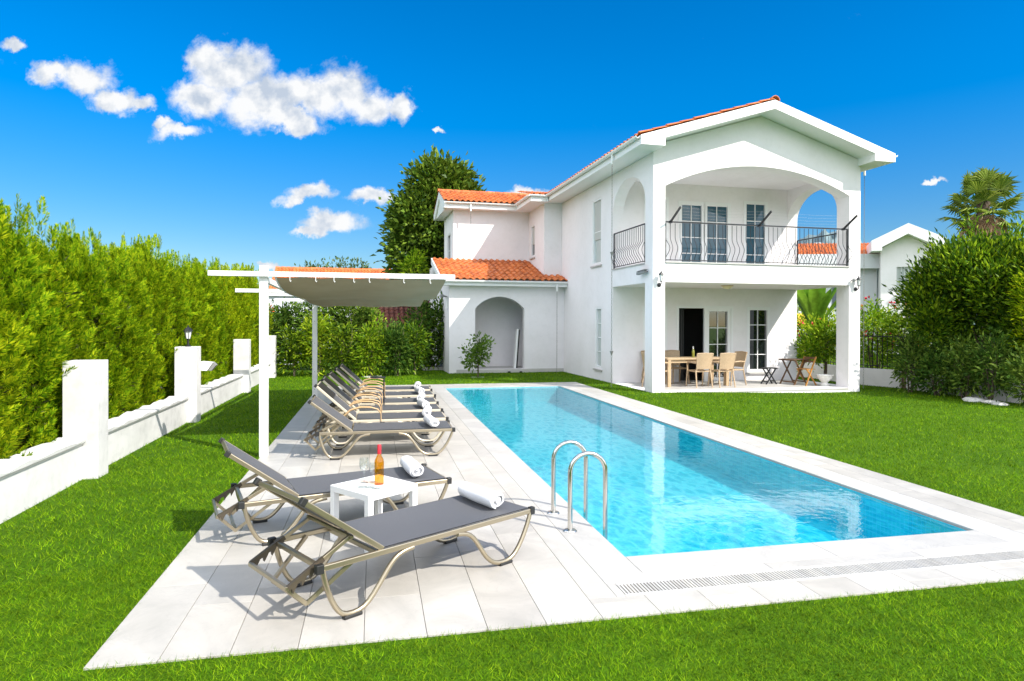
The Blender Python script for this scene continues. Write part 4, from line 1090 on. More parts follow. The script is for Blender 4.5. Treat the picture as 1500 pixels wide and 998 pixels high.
    for y_ in (.06, Wd-.06):
        te = MB()
        for f in (.50, .63, .76, .90):
            p = top.lerp(end, f); te.add([(p.x-.018,y_-.012,p.z-.008),(p.x+.018,y_-.012,p.z-.008),(p.x-.008,y_-.012,p.z-.055),(p.x-.018,y_+.012,p.z-.008),(p.x+.018,y_+.012,p.z-.008),(p.x-.008,y_+.012,p.z-.055)],
                                          [(0,1,2),(5,4,3),(0,3,4,1),(1,4,5,2),(2,5,3,0)])
        te.bar(top.lerp(end,.44)+Vector((0,y_,0)), top.lerp(end,.99)+Vector((0,y_,0)), .0235, .0275)
        te.build('notched_grip', M['bronze'], ro)
    b = MB(); m1 = Vector((.06,0,.30)); m2 = end+Vector((.13,0,-.13))
    for y_ in (.09, Wd-.09): b.bar((.02,.016 if y_ < .3 else Wd-.016,.325), (m2.x,y_,m2.z), .02, .022); b.bar((m2.x,y_,m2.z), (end.x,y_,end.z), .02, .022)
    b.bar((m2.x,.09,m2.z), (m2.x,Wd-.09,m2.z), .02, .022); b.build('lower_bail', M['alu'], t)
    if arms:
        for y_ in (-.02, Wd+.02):
            b = MB(); b.tube([(.02,y_,.30),(.05,y_,.42),(.14,y_,.50),(.28,y_,.535),(.42,y_,.53),(.52,y_,.50),(.56,y_,.44),(.565,y_,.33)], [.02,.02,.022,.022,.02,.016,.012,.010], 8, flat=.7); b.build('armrest', M['tan'], t, smooth=50)
        b = MB()
        for j in range(7):
            pass
        r0 = [Vector((bx,.02+(Wd-.04)*s/8,bz))+n_*.022-d*.30 for s in range(9)]; r1 = [Vector((bx,.02+(Wd-.04)*s/8,bz))+n_*.022-d*.02 for s in range(9)]
        b.grid([r0, r1, [p-n_*.012 for p in r1], [p-n_*.012 for p in r0], r0]); b.build('head_flap', M['black'], t)
    return t
def place(o, x, y, rz, label, z=0.0):
    o.location = (x, y, z); o.rotation_euler = (0,0,rz); o['label'] = label; o['group'] = 'sun loungers beside the pool'; return o
LA = R(31.5)
l1 = lounger_make('sun_lounger', -.30, .735, 'alu', False)
place(l1, -.126, 3.975, LA, 'charcoal mesh sun lounger nearest the camera, standing at an angle in the sun')
l2 = copy_tree(l1); place(l2, -.795, 5.39, R(15.8), 'charcoal mesh sun lounger behind the small white table, standing at an angle')
l3 = lounger_make('sun_lounger', -.30, .735, 'alu', False)
place(l3, -.482, 8.53, 0, 'lounger with champagne frame at the near end of the row under the canopy')
l4 = lounger_make('sun_lounger', -.33, .845, 'cream_metal', True)
far = [(-.46, 9.50), (-.44, 10.42), (-.42, 11.42), (-.36, 12.50), (-.34, 13.60)]
ord_ = ['second', 'third', 'fourth', 'fifth', 'last']
for i, (x, y) in enumerate(far):
    o = l4 if i == 0 else copy_tree(l4)
    place(o, x, y, (.0,.02,-.015,.025,-.02)[i], 'cream framed lounger with tan armrests, %s from the near end of the canopy row' % ord_[i])

# rolled towels: a spiral of cloth, axis along y
def towel_mesh(seed, rad=.070, ln=.45):
    rng = random.Random(seed); b = MB(); turns = 3.72; n = 90; th = .0145
    def ring(y, sc, ph):
        o = []; i_ = []
        for k in range(n+1):
            t = k/n; a = turns*2*PI*t; r = (.012+(rad-.012)*t)*sc
            wob = 1+.045*math.sin(2*a+ph)+.025*math.sin(5*a+ph*2+y*14)
            yo = y+(.012*math.sin(t*9+ph)+.006*math.sin(t*23))*(1 if y > 0 else -1)*min(1, abs(y)/(.4*ln))
            for lst, rad_ in ((o, r*wob), (i_, max(.002, r*wob-th))): lst.append((rad_*math.cos(a)*1.06, yo, rad_*math.sin(a)*.92))
        return o, i_
    ys_ = [-.5,-.492,-.47,-.4,-.25,-.1,.05,.2,.32,.42,.47,.492,.5]; O = []; I = []
    for q in ys_:
        e = 1-.10*max(0, (abs(q)-.46)/.04)**2
        o, i_ = ring(q*ln, e*(1+.03*math.sin(q*9+seed)), seed+q*2); O.append(o); I.append(i_)
    b.grid(O); b.grid(I); b.grid([O[0], I[0]]); b.grid([O[-1], I[-1]]); b.grid([[r[-1] for r in O], [r[-1] for r in I]])
    return b
tw0 = None
def towel_roll(x, y, rz, z, label, seed):
    o = towel_mesh(seed).build('rolled_towel', M['towel'], smooth=60)
    o.location = (x, y, z+.066); o.rotation_euler = (0,0,rz)
    tag(o, label, 'towel', 'rolled towels on the loungers')
def loc(l, dx, dy):
    c, s = math.cos(l.rotation_euler.z), math.sin(l.rotation_euler.z)
    return l.location.x+dx*c-dy*s, l.location.y+dx*s+dy*c
x, y = loc(l1, 1.31, .36); towel_roll(x, y, LA-.10, .356, 'rolled white towel on the nearest lounger in front of the side table', 1)
x, y = loc(l2, 1.28, .34); towel_roll(x, y, R(15.8)-.12, .356, 'rolled white towel on the lounger behind the wine bottle', 2)
for i, l in enumerate([l3]+[o for o in bpy.data.objects if o.get('category') == 'sun lounger' and o.location.y > 9]):
    x, y = loc(l, 1.24, .26); towel_roll(x, y, .12*(-1)**i, .354, 'rolled white towel on the %s lounger of the canopy row' % (['nearest']+ord_)[i], 3+i)

# ------------------------------------------------------------------ side table with bottle and glasses
TA = R(38); TX, TY, TZ = .005, 5.37, .44
t = thing('side_table', 'small square white side table between the two near loungers', 'side table', (TX, TY, 0), TA)
MB().box(-.245,.245,-.245,.245,TZ-.05,TZ).build('tabletop', M['whitelam'], t, bevel=.003)
for sx in (-1,1):
    for sy in (-1,1): MB().box(sx*.22-.025,sx*.22+.025,sy*.22-.025,sy*.22+.025,0,TZ-.0505).build('leg', M['whitelam'], t, bevel=.002)
bottle('wine_bottle', 'amber rose wine bottle with red foil on the white side table', 'bottle', (.045, 5.36, TZ+.0005), 'amber', 'redcap', .98)
def wine_glass(x, y, label, s=1):
    t = thing('wine_glass', label, 'wine glass', (x, y, TZ+.0005), 0, 'wine glasses on the side table')
    MB().lathe([(0,0),(.034*s,.0),(.034*s,.002),(.006*s,.008),(.0038*s,.02),(.0038*s,.075*s),(.010*s,.086*s),(.032*s,.115*s),(.039*s,.145*s),(.036*s,.185*s),(.033*s,.205*s),(.0318*s,.205*s),(.0345*s,.185*s),(.037*s,.145*s),(.030*s,.117*s),(.0,.092*s)], seg=24).build('bowl', M['clear'], t, smooth=50)
wine_glass(-.075, 5.43, 'clear wine glass left of the amber bottle on the white table')
wine_glass(-.005, 5.44, 'lower clear wine glass close behind the amber bottle', .78)
for i, (x, y, lab) in enumerate(((-.09,5.285,'pale round glass coaster at the left of the white side table'), (-.03,5.265,'pale round glass coaster in front of the bottle on the side table'), (.02,5.215,'pale round glass coaster nearest the front corner of the side table'))):
    t = MB().lathe([(0,0),(.034,0),(.038,.004),(.036,.012),(.030,.006),(0,.005)], seg=18).build('coaster', M['clear'], smooth=40); t.location = (x, y, TZ+.0005); tag(t, lab, 'coaster', 'glass coasters on the side table')

# thin framed stand between the canopy loungers
t = thing('drink_stand', 'thin black upright stand between the loungers under the canopy', 'stand', (.17, 11.25, 0))
MB().tube([(0,0,.012),(0,0,.80)], .012, 8).build('pole', M['darkmetal'], t); MB().box(-.14,.05,-.14,.14,0,.012).build('base', M['darkmetal'], t)
MB().lathe([(0,.80),(.13,.80),(.13,.815),(0,.815)], (-.10,0,0), 18).build('tray', M['darkmetal'], t)

# ------------------------------------------------------------------ pergola with hung canopy
pg = thing('pergola', 'white timber pergola with a sagging beige canopy over the row of loungers', 'pergola', (-1.36, 8.96, 0))
PYs = [0.0, 3.28, 6.57]
zb = [2.358, 2.29, 2.235]
for i, (y_, x_) in enumerate(((0, -.034), (6.57, .043))):
    b = MB(); b.box(x_-.052, x_+.052, y_-.052, y_+.052, -.02, 2.47-.20*(i)); po = b.build('post', M['paint'], pg, bevel=.006)
    b = MB()
    for z in (.2, .55, .95, 1.35, 1.8, 2.15, 2.3): b.lathe([(0,0),(.008,0),(.008,.004),(0,.005)], (0,0,0), 8); break
    b = MB()
    for z in (.2, .6, 1.25, 1.75, 2.2, 2.36):
        if z < 2.2-.1*i: b.lathe([(0,.0),(.009,.0),(.0,.004)], (0,0,0), 8); b.v[-24:] = [(x_+p[0], y_-.0525-p[2], z+p[1]) for p in b.v[-24:]]
    b.build('bolt', M['chain'], po)
for i, y_ in enumerate(PYs):
    yy = y_+(-.085 if i == 0 else 0)
    b = MB(); b.box((-.69,-1.02,-.83)[i], 2.44, yy-.025, yy+.025, zb[i]-.035, zb[i]+.03); b.build('cross_beam', M['paint'], pg, bevel=.004)
b = MB(); b.bar((.0,-.05,2.30-.02), (.03,6.65,2.16), .06, .07); b.build('side_beam', M['paint'], pg, bevel=.004)
b = MB(); b.bar((2.30,-.08,2.37), (2.30,6.60,2.25), .04, .05); b.build('side_beam', M['paint'], pg, bevel=.004)
def canopy():
    ny_, nx_ = 48, 22; rows = []
    for j in range(ny_+1):
        q = j/ny_*2; s = 0 if q < 1 else 1; f = q-s; f = min(f, 1)
        y_ = PYs[s]+(PYs[s+1]-PYs[s])*f+(-.06*(1-f) if s == 0 else 0); z0 = zb[s]+(zb[s+1]-zb[s])*f-.04; row = []
        for i in range(nx_+1):
            p = i/nx_; x_ = .12+2.20*p
            sag = (.175-.02*s)*math.sin(PI*f)**.8+.012*math.sin(p*11+s)*math.sin(PI*f)+.006*math.sin(p*31+f*7)
            edge = .05*max(0, 1-p/.06)*math.sin(PI*f)
            row.append((x_-.02*math.sin(PI*f*2), y_, z0-sag+edge))
        rows.append(row)
    b = MB(); b.grid(rows); low = [[(p[0],p[1],p[2]-.004) for p in r] for r in rows]; b.grid(low)
    b.grid([[r[0] for r in rows], [r[0] for r in low]]); b.grid([[r[-1] for r in rows], [r[-1] for r in low]])
    b.build('canopy', M['canvas'], pg, smooth=70)
    # white rolled hem on the left edge
    b = MB(); b.tube([(r[0][0]-.004, r[0][1], r[0][2]+.004) for r in rows], .016, 7); b.build('hem', M['towel'], pg, smooth=60)
canopy()
hk = MB().tube([(0,0,.0),(0,0,-.05),(.008,0,-.065),(.016,0,-.05)], .004, 5)
h0 = hk.build('hook', M['trim'], pg)
for i, (x_, y_) in enumerate([(.3,-.088),(.62,-.088),(.85,-.088),(1.1,-.088),(1.3,-.088),(1.75,-.088),(2.1,-.088)]):
    o = h0 if i == 0 else h0.copy()
    if i: COL.objects.link(o); o.parent = pg
    o.location = (x_, y_-.03, 2.325)

# ------------------------------------------------------------------ planting
z_ = -.05
tree('citrus_tree', 'small leafy citrus tree on the lawn in front of the arched niche', 'tree', (3.245,20.57,z_), .55,
     [(0,0,.75,.30,.28,.30),(.15,0,1.0,.26,.25,.22),(-.22,0,.55,.24,.22,.22),(.0,0,1.22,.13,.13,.18),(.28,0,1.08,.18,.15,.1),(-.30,0,.95,.12,.12,.12)],
     'citrus', 95, 9, .16, .125, .062, 21, .022, 2, bark='bark', shell=.2)
b = MB().lathe([(.20,0),(.22,.03),(.21,.06),(.16,.06),(.15,.0)], seg=20).build('tree_edging', M['stonewhite'])
b.location = (3.245,20.57,z_-.02); tag(b, 'low ring of pale stone around the foot of the citrus tree', 'edging')
bushes = [(-2.5,21.75,1.4,'leafy bush at the back lawn edge beside the last wall pillar'),(-1.75,21.9,1.95,'bright green bush behind the far pergola post'),
          (-.95,21.7,1.75,'feathery bright bush in the middle of the back border, left of the thin stems'),(-.05,21.45,1.7,'thin stemmed bright bush above the pale stone ring behind the last lounger'),
          (.72,21.5,1.5,'full green bush in the back border, left of the entrance step'),(1.35,21.9,1.75,'tall leafy bush in the back border nearest the entrance step')]
for i, (x, y, h, lab) in enumerate(bushes):
    tree('garden_bush', lab, 'bush', (x,y,z_), h*.6, [(0,0,h*.55,.34,.30,h*.40),(-.20,0,h*.4,.28,.27,h*.32),(.22,.1,h*.42,.28,.27,h*.33),(.05,0,h*.82,.22,.22,h*.18),(-.15,-.1,h*.70,.25,.22,h*.2),(-.25,0,h*1.0,.08,.08,h*.13),(.22,0,h*1.05,.08,.08,h*.13)],
         ('laurel','bush','laurel','bush','darkbush','laurel')[i], (60,75,60,70,80,62)[i], 22, .30, (.17,.20,.16,.19,.20,.17)[i], .046, 31+i, .022, 3, 'bushes of the back border', 'barkpale', .12, shell=.25, upbias=.15, outb=1.1)
b = MB().lathe([(.30,0),(.33,.04),(.30,.08),(.22,.08),(.20,.0)], seg=20).build('tree_edging', M['stonewhite'])
b.location = (-.05,21.3,z_-.02); tag(b, 'pale stone ring at the foot of the thin stemmed bush', 'edging')
dark = [(-3.3,25.2,2.6,'dark shrub behind the back border near the white wall'),(-1.9,24.6,2.9,'dense dark shrub behind the back border by the far post'),(-.6,24.4,2.75,'dense dark shrub behind the middle of the back border'),
        (1.0,24.6,1.7,'dark shrub in front of the red tiled shed roof'),(2.15,23.9,2.75,'tall dark shrub beside the left end of the wing')]
for i, (x, y, h, lab) in enumerate(dark):
    tree('dark_shrub', lab, 'shrub', (x,y,z_), h*.6, [(0,0,h*.45,.65,.5,h*.45),(.35,0,h*.6,.5,.45,h*.35),(-.4,0,h*.55,.5,.45,h*.38)], 'darkbush', 260, 14, .28, .18, .07, 51+i, .03, 3, 'dark shrubs behind the back border', spread=.2)
tree('red_leaved_shrub', 'shrub with red orange leaves just behind the last wall pillar', 'shrub', (-3.55,23.6,z_), 1.5, [(0,0,1.9,.30,.3,.55),(0,0,1.2,.35,.3,.5)], 'darkbush', 60, 12, .2, .13, .05, 71, .025, 2)
V, F = crown([(0,-.12,2.0,.28,.25,.5)], 14, 9, .14, .10, .04, np.random.default_rng(5)); link('red_leaves', np_mesh('red_leaves', V, F), M['orange'], [o for o in bpy.data.objects if o.name == 'red_leaved_shrub'][0])
mg = tree('magnolia_tree', 'tall dense magnolia tree with glossy leaves behind the villa wing', 'tree', (2.75,30.1,z_), 6.0,
     [(0,0,5.9,2.05,1.7,2.0),(.1,0,7.9,1.35,1.2,1.25),(-.75,0,4.8,1.35,1.3,1.4),(.75,0,7.0,1.45,1.3,1.5),(-.9,-.2,6.6,1.05,1.0,1.0),(.6,0,4.6,1.6,1.3,1.4),(.9,0,8.35,.75,.7,.7),(-.25,0,8.35,.85,.7,.6)],
     'magnolia', 1250, 15, .45, .30, .15, 81, .18, 1, shell=.55, outb=1.0, upbias=.25)
tree('sapling', 'light green young tree in front of the magnolia beside the wing roof', 'tree', (1.55,26.3,z_), 3.2, [(0,0,3.8,.42,.4,.6),(.1,0,4.3,.25,.2,.35)], 'bush', 60, 12, .22, .19, .08, 83, .04, 1)
for i, (x, y, h, rx, lab) in enumerate(((-6.2,72,8.6,2.6,'far rounded tree above the left neighbouring roof, larger of the two'), (-9.4,70,7.6,1.5,'far small tree above the left neighbouring roof, left of the larger one'))):
    tree('distant_tree', lab, 'tree', (x+3.2,y,0), h*.5, [(0,0,h*.78,rx,rx,h*.20),(rx*.5,0,h*.72,rx*.6,rx*.6,h*.2),(-rx*.5,0,h*.70,rx*.6,rx*.6,h*.2),(0,0,h*.4,rx*.5,rx*.5,h*.3)], 'fardull', 170, 12, .7, .38, .2, 91+i, .15, 1, 'far trees above the roofs')

# right hand garden edge
RW = [(15.1,27.0), (14.55,20.5), (14.38,17.2), (14.82,16.0)]
rw = thing('boundary_wall', 'low white boundary wall with a dark railing to the right of the villa', 'wall', (14.4,17.2,0))
for (x0_, y0_), (x1_, y1_) in zip(RW, RW[1:]):
    b = MB(); b.bar((x0_-14.4,y0_-17.2,.08), (x1_-14.4,y1_-17.2,.08), .18, .62); b.build('wall_panel', M['plaster'], rw)
b = MB(); b.bar((.36,-1.5,.08), (.42,-9.0,.04), .18, .55); b.build('wall_panel', M['plaster'], rw)
b = MB(); b.box(.40,.66,-1.48,-1.2,-.3,.45); b.build('pillar', M['brick'], rw)
rl = MB(); fullp = [(x-14.4,y-17.2) for x, y in RW]
for (x0_, y0_), (x1_, y1_) in zip(fullp, fullp[1:]):
    rl.bar((x0_,y0_,1.35), (x1_,y1_,1.35), .03, .03); rl.bar((x0_,y0_,.48), (x1_,y1_,.48), .03, .03)
    n = int(math.hypot(x1_-x0_, y1_-y0_)/.13)
    for k in range(n+1):
        f = k/max(1, n); rl.bar((x0_+(x1_-x0_)*f, y0_+(y1_-y0_)*f, .38), (x0_+(x1_-x0_)*f, y0_+(y1_-y0_)*f, 1.42), .014, .014)
rl.build('railing', M['darkmetal'], rw)
# big laurel, low shrubs, flowering shrubs
tree('laurel_bush', 'very large rounded laurel bush rising above the lawn at the right', 'bush', (16.1,14.35,-.1), 1.8,
     [(-.6,1.2,3.5,.22,.22,.5),(-.2,.4,4.15,.22,.22,.45),(.3,-.4,4.15,.22,.2,.4),(-1.3,.9,3.0,.25,.25,.45),(-1.5,.4,1.9,.3,.3,.5),(-.9,-.9,2.9,.35,.3,.55),(-.2,.1,2.75,1.3,1.25,1.2),(.5,-.9,2.7,1.3,1.3,1.3),(-.5,.9,2.6,1.05,.95,1.05),(.1,-.2,3.4,.95,.95,.75),(-.2,.8,3.25,.75,.8,.6),(.8,-1.5,3.2,.9,.9,.75),(-.8,.2,3.25,.85,.8,.75),(-1.15,.65,2.35,.75,.75,.8)], 'laurel', 1500, 20, .34, .175, .056, 101, .09, 3, spread=.3, shell=.5, upbias=.95)
tree('laurel_bush', 'dense dark green laurel filling the right edge of the garden behind the low shrubs', 'bush', (16.4,12.3,-.1), 1.8,
     [(0,0,2.4,1.3,1.3,1.5),(.3,-.5,3.3,.9,.9,.8),(-.3,.6,1.7,1.0,1.0,1.1)], 'laurel', 800, 20, .34, .175, .056, 102, .09, 3, spread=.3, shell=.5, upbias=.95)
for q_, (x_, y_) in enumerate(((17.2,16.6),(17.9,13.6))):
    tree('dark_shrub', ('dark shrub in the gap behind the left half of the laurel','dark shrub in the gap behind the right half of the laurel')[q_], 'shrub', (x_,y_,-.1), .9, [(0,0,1.0,1.0,1.0,1.0),(.2,.8,1.2,.8,.8,.9)], 'darkbush', 220, 13, .3, .2, .08, 160+q_, .03, 3, 'dark shrubs behind the laurel', spread=.3)
tree('golden_shrub', 'fine leaved golden green shrub at the far right edge before the laurel', 'shrub', (14.95,12.25,-.1), 1.6,
     [(0,0,2.3,.42,.42,.95),(.05,-.15,1.6,.5,.5,.8)], 'cypress', 260, 14, .18, .13, .028, 103, .04, 2, upbias=.6)
low = [(14.15,15.0,1.55,'dark low shrub at the right lawn edge beside the brown brick pillar'),(14.2,14.2,1.0,'dark low shrub under the laurel with grey green tips'),(14.25,13.45,1.3,'dark low shrub in the middle of the right lawn edge'),
       (14.3,12.75,1.65,'dark low shrub above the pale stones at the right lawn edge'),(14.4,12.0,1.25,'dark low shrub at the right edge of the picture')]
for i, (x, y, h, lab) in enumerate(low):
    tree('low_shrub', lab, 'shrub', (x,y,-.12), h*.55, [(0,0,h*.55,.42,.42,h*.42),(.2,.25,h*.5,.36,.36,h*.38),(-.1,-.28,h*.45,.36,.36,h*.38),(0,0,h*.88,.2,.2,h*.2)], 'darkbush', 95, 13, .22, .15, .045, 111+i, .022, 4, 'low shrubs at the right lawn edge', spread=.16)
fl = [(15.55,17.9,2.7,'red','tall red flowering shrub behind the boundary wall, right of the villa'),(15.75,16.9,2.5,'orange','orange flowering shrub behind the boundary wall, left of the laurel'),(15.0,20.2,2.0,'red','yellow green shrub with a few red flowers close to the villa corner')]
for i, (x, y, h, c, lab) in enumerate(fl):
    o = tree('flowering_shrub', lab, 'shrub', (x,y,-.1), h*.6, [(0,0,h*.55,.6,.6,h*.42),(.3,.3,h*.6,.5,.5,h*.4),(-.3,-.2,h*.5,.5,.5,h*.42)], 'bush', 130, 12, .25, .14, .06, 121+i, .03, 3, 'flowering shrubs behind the boundary wall', spread=.2)
    V, F = crown([(-.15,-.2,h*.72,.62,.6,h*.30)], 12, 7, .07, .09, .07, np.random.default_rng(130+i), shell=.9); 
    for q in range(12): link('flower', np_mesh('flower', V[q*28:q*28+28], F[:7]), M[c], o)
fence_hedge = [(17.0,22.2,2.6),(16.8,24.0,2.8),(16.2,25.8,2.7),(17.2,19.6,2.3)]
for i, (x, y, h) in enumerate(fence_hedge):
    tree('hedge_shrub', 'yellow green hedge shrub behind the boundary wall beside the villa', 'shrub', (x,y,-.1), h*.6, [(0,0,h*.5,.9,.9,h*.5),(.4,.3,h*.55,.8,.8,h*.42)], 'bush', 170, 12, .3, .15, .06, 141+i, .03, 3, 'hedge shrubs behind the boundary wall', spread=.2)
tree('porch_tree', 'small bright green tree with a dark forked trunk seen through the porch opening', 'tree', (13.5,17.6,-.12), 1.0,
     [(0,0,1.25,.5,.45,.45),(-.3,.1,1.05,.42,.4,.4),(.2,0,1.6,.35,.35,.3)], 'bush', 170, 13, .2, .14, .05, 151, .035, 2, spread=.08, bark='darkbark' if 'darkbark' in M else 'bark')
def paddle_plant(base, n, h, label, seed):
    rnd = random.Random(seed); t = thing('banana_plant', label, 'plant', base)
    b = MB(); b.tube([(0,0,0),(0,0,h*.35)], [.09,.05], 8); b.build('stem', M['paddle'], t)
    for k in range(n):
        a = k*2.4+rnd.uniform(-.3,.3); tl = rnd.uniform(.08,.55); d = Vector((math.cos(a), math.sin(a), 0)); Ln = h*rnd.uniform(.6,.85); wd = Ln*.135
        st = Vector((0,0,h*.28)); rows = []
        for i in range(11):
            s = i/10; p = st+d*(Ln*tl*s*(.4+.6*s))+Vector((0,0,Ln*(s-.38*tl*s*s)))
            side = d.cross(Vector((0,0,1))); w_ = 0.012 if s < .25 else wd*math.sin(PI*min(1, (s-.2)/.8))**.7*.5
            w_ = max(w_, .006); u_ = Vector((0,0,1))*.25*w_-d*.1*w_
            rows.append([tuple(p-side*w_+u_), tuple(p-side*w_*.5+u_*.3), tuple(p), tuple(p+side*w_*.5+u_*.3), tuple(p+side*w_+u_)])
        m_ = MB(); m_.grid(rows); m_.build('leaf', M['paddle'], t, smooth=60, fix=False)
paddle_plant((15.75,21.0,-.1), 20, 3.7, 'tall banana like plant with broad leaves seen through the porch opening', 3)
def fan_palm(base, h, label, seed, n=40, rl=1.15):
    rnd = random.Random(seed); t = thing('fan_palm', label, 'palm tree', base)
    b = MB(); b.tube([(0,0,0),(.05,0,h*.5),(0,0,h)], [.24,.19,.22], 10); b.build('trunk', M['bark'], t, smooth=60)
    G = MB(); DG = MB()
    for k in range(n):
        q = k/n; el = R(82-150*q+rnd.uniform(-10,10)); a = k*2.399963; dead = q > .78
        d = Vector((math.cos(a)*math.cos(el), math.sin(a)*math.cos(el), math.sin(el)))
        pl = rl*rnd.uniform(.55,.8)*(.8 if dead else 1); p0 = Vector((0,0,h-.05-.3*q)); p1 = p0+d*pl+Vector((0,0,-.10*pl*(1-math.sin(el))))
        side = d.cross(Vector((0,0,1))).normalized(); nn = side.cross(d).normalized()
        ax = (d*.72+nn*(.45 if not dead else -.2)).normalized(); mb = DG if dead else G
        mb.tube([p0, (p0+p1)/2+Vector((0,0,.03)), p1], [.03,.022,.016], 4)
        m = 20; span = R(118); Lf = rl*.68*rnd.uniform(.85,1.1)
        for i in range(m):
            def dirn(g): return (ax*math.cos(g)+side*math.sin(g)).normalized()
            g0 = -span+2*span*i/m; g1 = -span+2*span*(i+1)/m; gm = (g0+g1)/2
            ll = Lf*(1-.28*(gm/span)**2)*rnd.uniform(.9,1.08); up_ = side.cross(ax).normalized()
            fold = up_*(.018); drop = Vector((0,0,-ll*(.28 if not dead else .5)*rnd.uniform(.6,1.3)))
            c0 = p1; w0 = p1+dirn(g0)*ll*.55-fold; w1 = p1+dirn(g1)*ll*.55-fold; cm = p1+dirn(gm)*ll*.58+fold; tip = p1+dirn(gm)*ll+drop
            mb.add([c0, w0, cm, tip], [(0,1,2),(1,3,2)]); mb.add([c0, cm, w1, tip], [(0,1,2),(1,3,2)])
    G.build('fronds', M['palm'], t, fix=False); DG.build('dry_fronds', M['palmdead'], t, fix=False)
fan_palm((22.8,20.75,0), 6.45, 'fan palm rising above the laurel at the right edge', 4)
# pale stones
for i, (x, y, r) in enumerate(((14.05,13.0,.22),(14.1,12.6,.18),(14.0,12.3,.16))):
    b = MB(); vs = b.lathe([(0,0),(r,.01),(r*1.05,r*.25),(r*.7,r*.48),(0,r*.52)], seg=9)
    rs = random.Random(i); b.v = [(p[0]*rs.uniform(.85,1.1), p[1]*rs.uniform(.85,1.3), p[2]*rs.uniform(.9,1.1)) for p in b.v]
    o = b.build('garden_stone', M['stonewhite'], smooth=60); o.location = (x, y, lawn_z(x, y)-.02); o.rotation_euler = (0,0,i*1.3)
    tag(o, ['pale garden stone at the left of the group under the right shrubs','pale garden stone in the middle of the group under the right shrubs','smallest pale garden stone at the right lawn edge'][i], 'stone', 'stones at the right lawn edge')

# ------------------------------------------------------------------ neighbours and hills
def far_house(name, label, base, rz, parts):
    t = thing(name, label, 'house', base, rz)
    return t
t = thing('neighbour_house', 'long white neighbouring house with an orange ridge behind the pergola', 'house', (-1.4, 41.5, -.36), .02)
MB().box(-4.6, 7.0, 0, 7, 0, 3.75).build('wall', M['farwhite'], t)
b = MB(); b.prism([(-.6,3.75),(3.5,5.51),(7.6,3.75),(7.6,3.65),(-.6,3.65)], [], SIDE, -4.8, 7.2); b.build('roof_slab', M['trim'], t)
b = MB(); tile_field(b, (-4.8,-.6,3.78), (1,0,0), nrm((0,4.1,1.76)), 55, 10, .218, math.hypot(4.1,1.76)/10); b.build('roof_tiles', M['tile'], t)
b = MB()
for k in range(33): b.tube([(-4.8+k*.365,3.5,5.55),(-4.8+k*.365+.38,3.5,5.54)], [.14,.12], 8)
b.build('ridge_tiles', M['tile'], t)
b = MB()
for x in (-3.5, -.5, 2.5, 5.2): b.box(x, x+1.1, -.03, .0, 1.0, 2.3)
b.build('window', M['farglass'], t)
t = thing('garden_shed', 'low shed with an old dark red tiled roof behind the back bushes', 'shed', (1.5, 29.3, 0), 0)
MB().box(-1.9,1.6,0,2.4,0,1.25).build('wall', M['inside'], t)
b = MB(); b.add([(-2.1,-.3,1.25),(1.8,-.3,1.25),(1.8,2.6,2.75),(-2.1,2.6,2.75),(-2.1,-.3,1.18),(1.8,-.3,1.18),(1.8,2.6,2.68),(-2.1,2.6,2.68)], [(0,1,2,3),(7,6,5,4),(0,4,5,1),(1,5,6,2),(2,6,7,3),(3,7,4,0)]); b.build('roof_slab', M['olddark'], t)
b = MB(); tile_field(b, (-2.1,-.3,1.26), (1,0,0), nrm((0,2.9,1.5)), 17, 9, .229, .36); b.build('roof_tiles', M['olddark'], t)
t = thing('white_outbuilding', 'pale bluish outbuilding wall seen between the cypress hedge and the far pergola post', 'outbuilding', (-3.6, 27.5, 0), 0)
MB().box(-.55,.55,0,2.5,0,2.75).build('wall', M['farwhite'], t); b = MB(); b.box(-.65,.65,-.1,2.6,2.75,2.85); b.build('roof', M['farwhite'], t); b = MB(); b.box(-.45,.0,-.02,.0,.9,1.7); b.build('window', M['farglass'], t)
# right neighbour: gabled front and a long tiled roof running off to its left
t = thing('gabled_house', 'white neighbouring house with a gabled front to the right of the villa', 'house', (27.65, 29.9, 0), -.62)
b = MB(); b.prism([(-1.0,0),(1.4,0),(1.4,5.75),(.2,6.45),(-1.0,5.75)], [rect(-.25,.65,3.2,4.75)], FRONT, 0, .3); b.build('wall', M['plaster'], t)
b = MB(); b.box(-1.0,-.75,.3,2.2,0,5.7); b.box(1.15,1.4,.3,2.2,0,5.7); b.build('wall', M['plaster'], t)
b = MB(); b.prism([(-1.5,5.60),(-1.5,6.15),(.2,7.0),(1.9,6.15),(1.9,5.60),(1.4,5.60),(1.4,5.80),(.2,6.45),(-1.0,5.80),(-1.0,5.60)], [], FRONT, -.6, 2.2); b.build('roof', M['trim'], t)
MB().box(-.24,.64,.12,.16,3.2,4.75).build('window', M['panelight'], t); b = MB()
for k in range(6): b.box(-.2+k*.16,-.185+k*.16,.02,.04,3.2,4.75)
b.build('window_bars', M['pvc'], t); b = MB(); b.box(-.35,.75,-.1,.1,3.1,3.2); b.build('sill', M['trim'], t)
t = thing('tiled_house', 'white neighbouring house with an orange tiled roof and parapet beyond the balcony', 'house', (23.6, 32.6, 0), -.30)
MB().box(-4.5,4.0,0,6,0,5.15).build('wall', M['farwhite'], t)
b = MB(); b.box(-4.7,4.2,-.5,-.25,4.75,5.55); b.build('parapet', M['farwhite'], t); b = MB(); b.box(-4.7,4.2,-.25,6.2,5.15,5.3); b.build('roof_slab', M['farwhite'], t)
b = MB(); tile_field(b, (-4.7,-.2,5.34), (1,0,0), nrm((0,3.0,1.15)), 46, 9, .217, math.hypot(3,1.15)/9); b.build('roof_tiles', M['tile'], t)
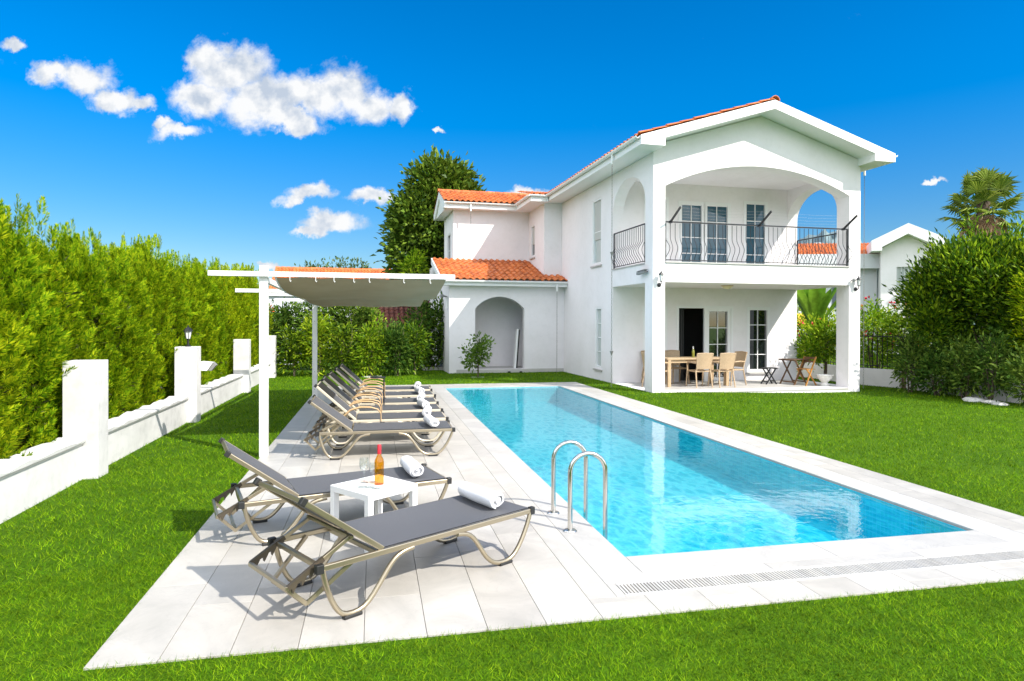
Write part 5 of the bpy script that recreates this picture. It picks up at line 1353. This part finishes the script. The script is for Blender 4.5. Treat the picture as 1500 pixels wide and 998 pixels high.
b = MB(); b.prism([(-.15,5.3),(3.1,6.46),(6.2,5.3)], [], SIDE, -4.65, 4.15); b.build('gable_end', M['farwhite'], t)
b = MB(); b.box(1.6,2.5,-.03,0,2.6,4.3); b.box(-3,-2,-.03,0,2.6,4.3); b.build('window', M['farglass'], t)
t = thing('yellow_awning', 'yellow awning under a grey roof seen beyond the porch opening', 'awning', (17.6,24.2,0), -.25)
b = MB(); b.add([(-1.2,0,1.62),(1.2,0,1.62),(1.2,1.2,2.15),(-1.2,1.2,2.15),(-1.2,0,1.57),(1.2,0,1.57),(1.2,1.2,2.10),(-1.2,1.2,2.10)], [(0,1,2,3),(7,6,5,4),(0,4,5,1),(1,5,6,2),(2,6,7,3),(3,7,4,0)]); b.build('cloth', M['yellow'], t)
b = MB(); b.box(-1.25,1.25,1.1,3.2,2.3,2.42); b.build('roof', M['greyroof'], t)
b = MB()
for x in (-1.15,1.15): b.bar((x,1.25,-.1), (x,1.25,2.3), .06, .06); b.bar((x,3.1,-.1), (x,3.1,2.3), .06, .06)
b.build('post', M['darkmetal'], t)
def hill_h(az, q):
    a = math.degrees(az)
    p = 44+26*math.exp(-((a-38.2)/3.4)**2)+9*math.exp(-((a-33)/2.5)**2)-16*math.exp(-((a-47)/6)**2)
    p *= .5+.5*math.cos(min(PI, max(0, abs(a-36)-8)/22*PI))
    return p*sm(q)*(1+.05*math.sin(a*5.1+q*7)+.03*math.sin(a*13+q*15))
rows = []
for i in range(26):
    q = i/25; r = 240+300*q; rows.append([(r*math.sin(R(8+52*j/90)), r*math.cos(R(8+52*j/90)), -.3+hill_h(R(8+52*j/90), q)) for j in range(91)])
b = MB(); b.grid(rows); rows3 = [rows[-1], [(p[0]*1.3, p[1]*1.3, -.3) for p in rows[-1]]]; b.grid(rows3)
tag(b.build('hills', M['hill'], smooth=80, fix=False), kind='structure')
hr = random.Random(12)
for k, (az, q) in enumerate(((35.6,.40),(36.2,.50),(36.7,.36),(37.3,.47),(37.9,.40),(36.0,.60),(37.0,.62),(38.4,.52),(35.2,.55))):
    r = 240+300*q; x, y = r*math.sin(R(az)), r*math.cos(R(az)); z = hill_h(R(az), q)
    t = thing('hillside_block', 'tiny pale apartment block on the far hillside seen through the balcony arch', 'building', (x, y, z-4), -R(az), 'apartment blocks on the far hill')
    w_, h_ = hr.uniform(3.5,5.5), hr.uniform(8.5,12)
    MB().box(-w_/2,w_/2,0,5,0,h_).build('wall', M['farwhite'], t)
    b = MB()
    for fl_ in range(3): b.box(-w_*.38,-w_*.08,-.05,0,h_-2.4-fl_*2.6,h_-1.1-fl_*2.6); b.box(w_*.08,w_*.38,-.05,0,h_-2.4-fl_*2.6,h_-1.1-fl_*2.6)
    b.build('window', M['farglass'], t)
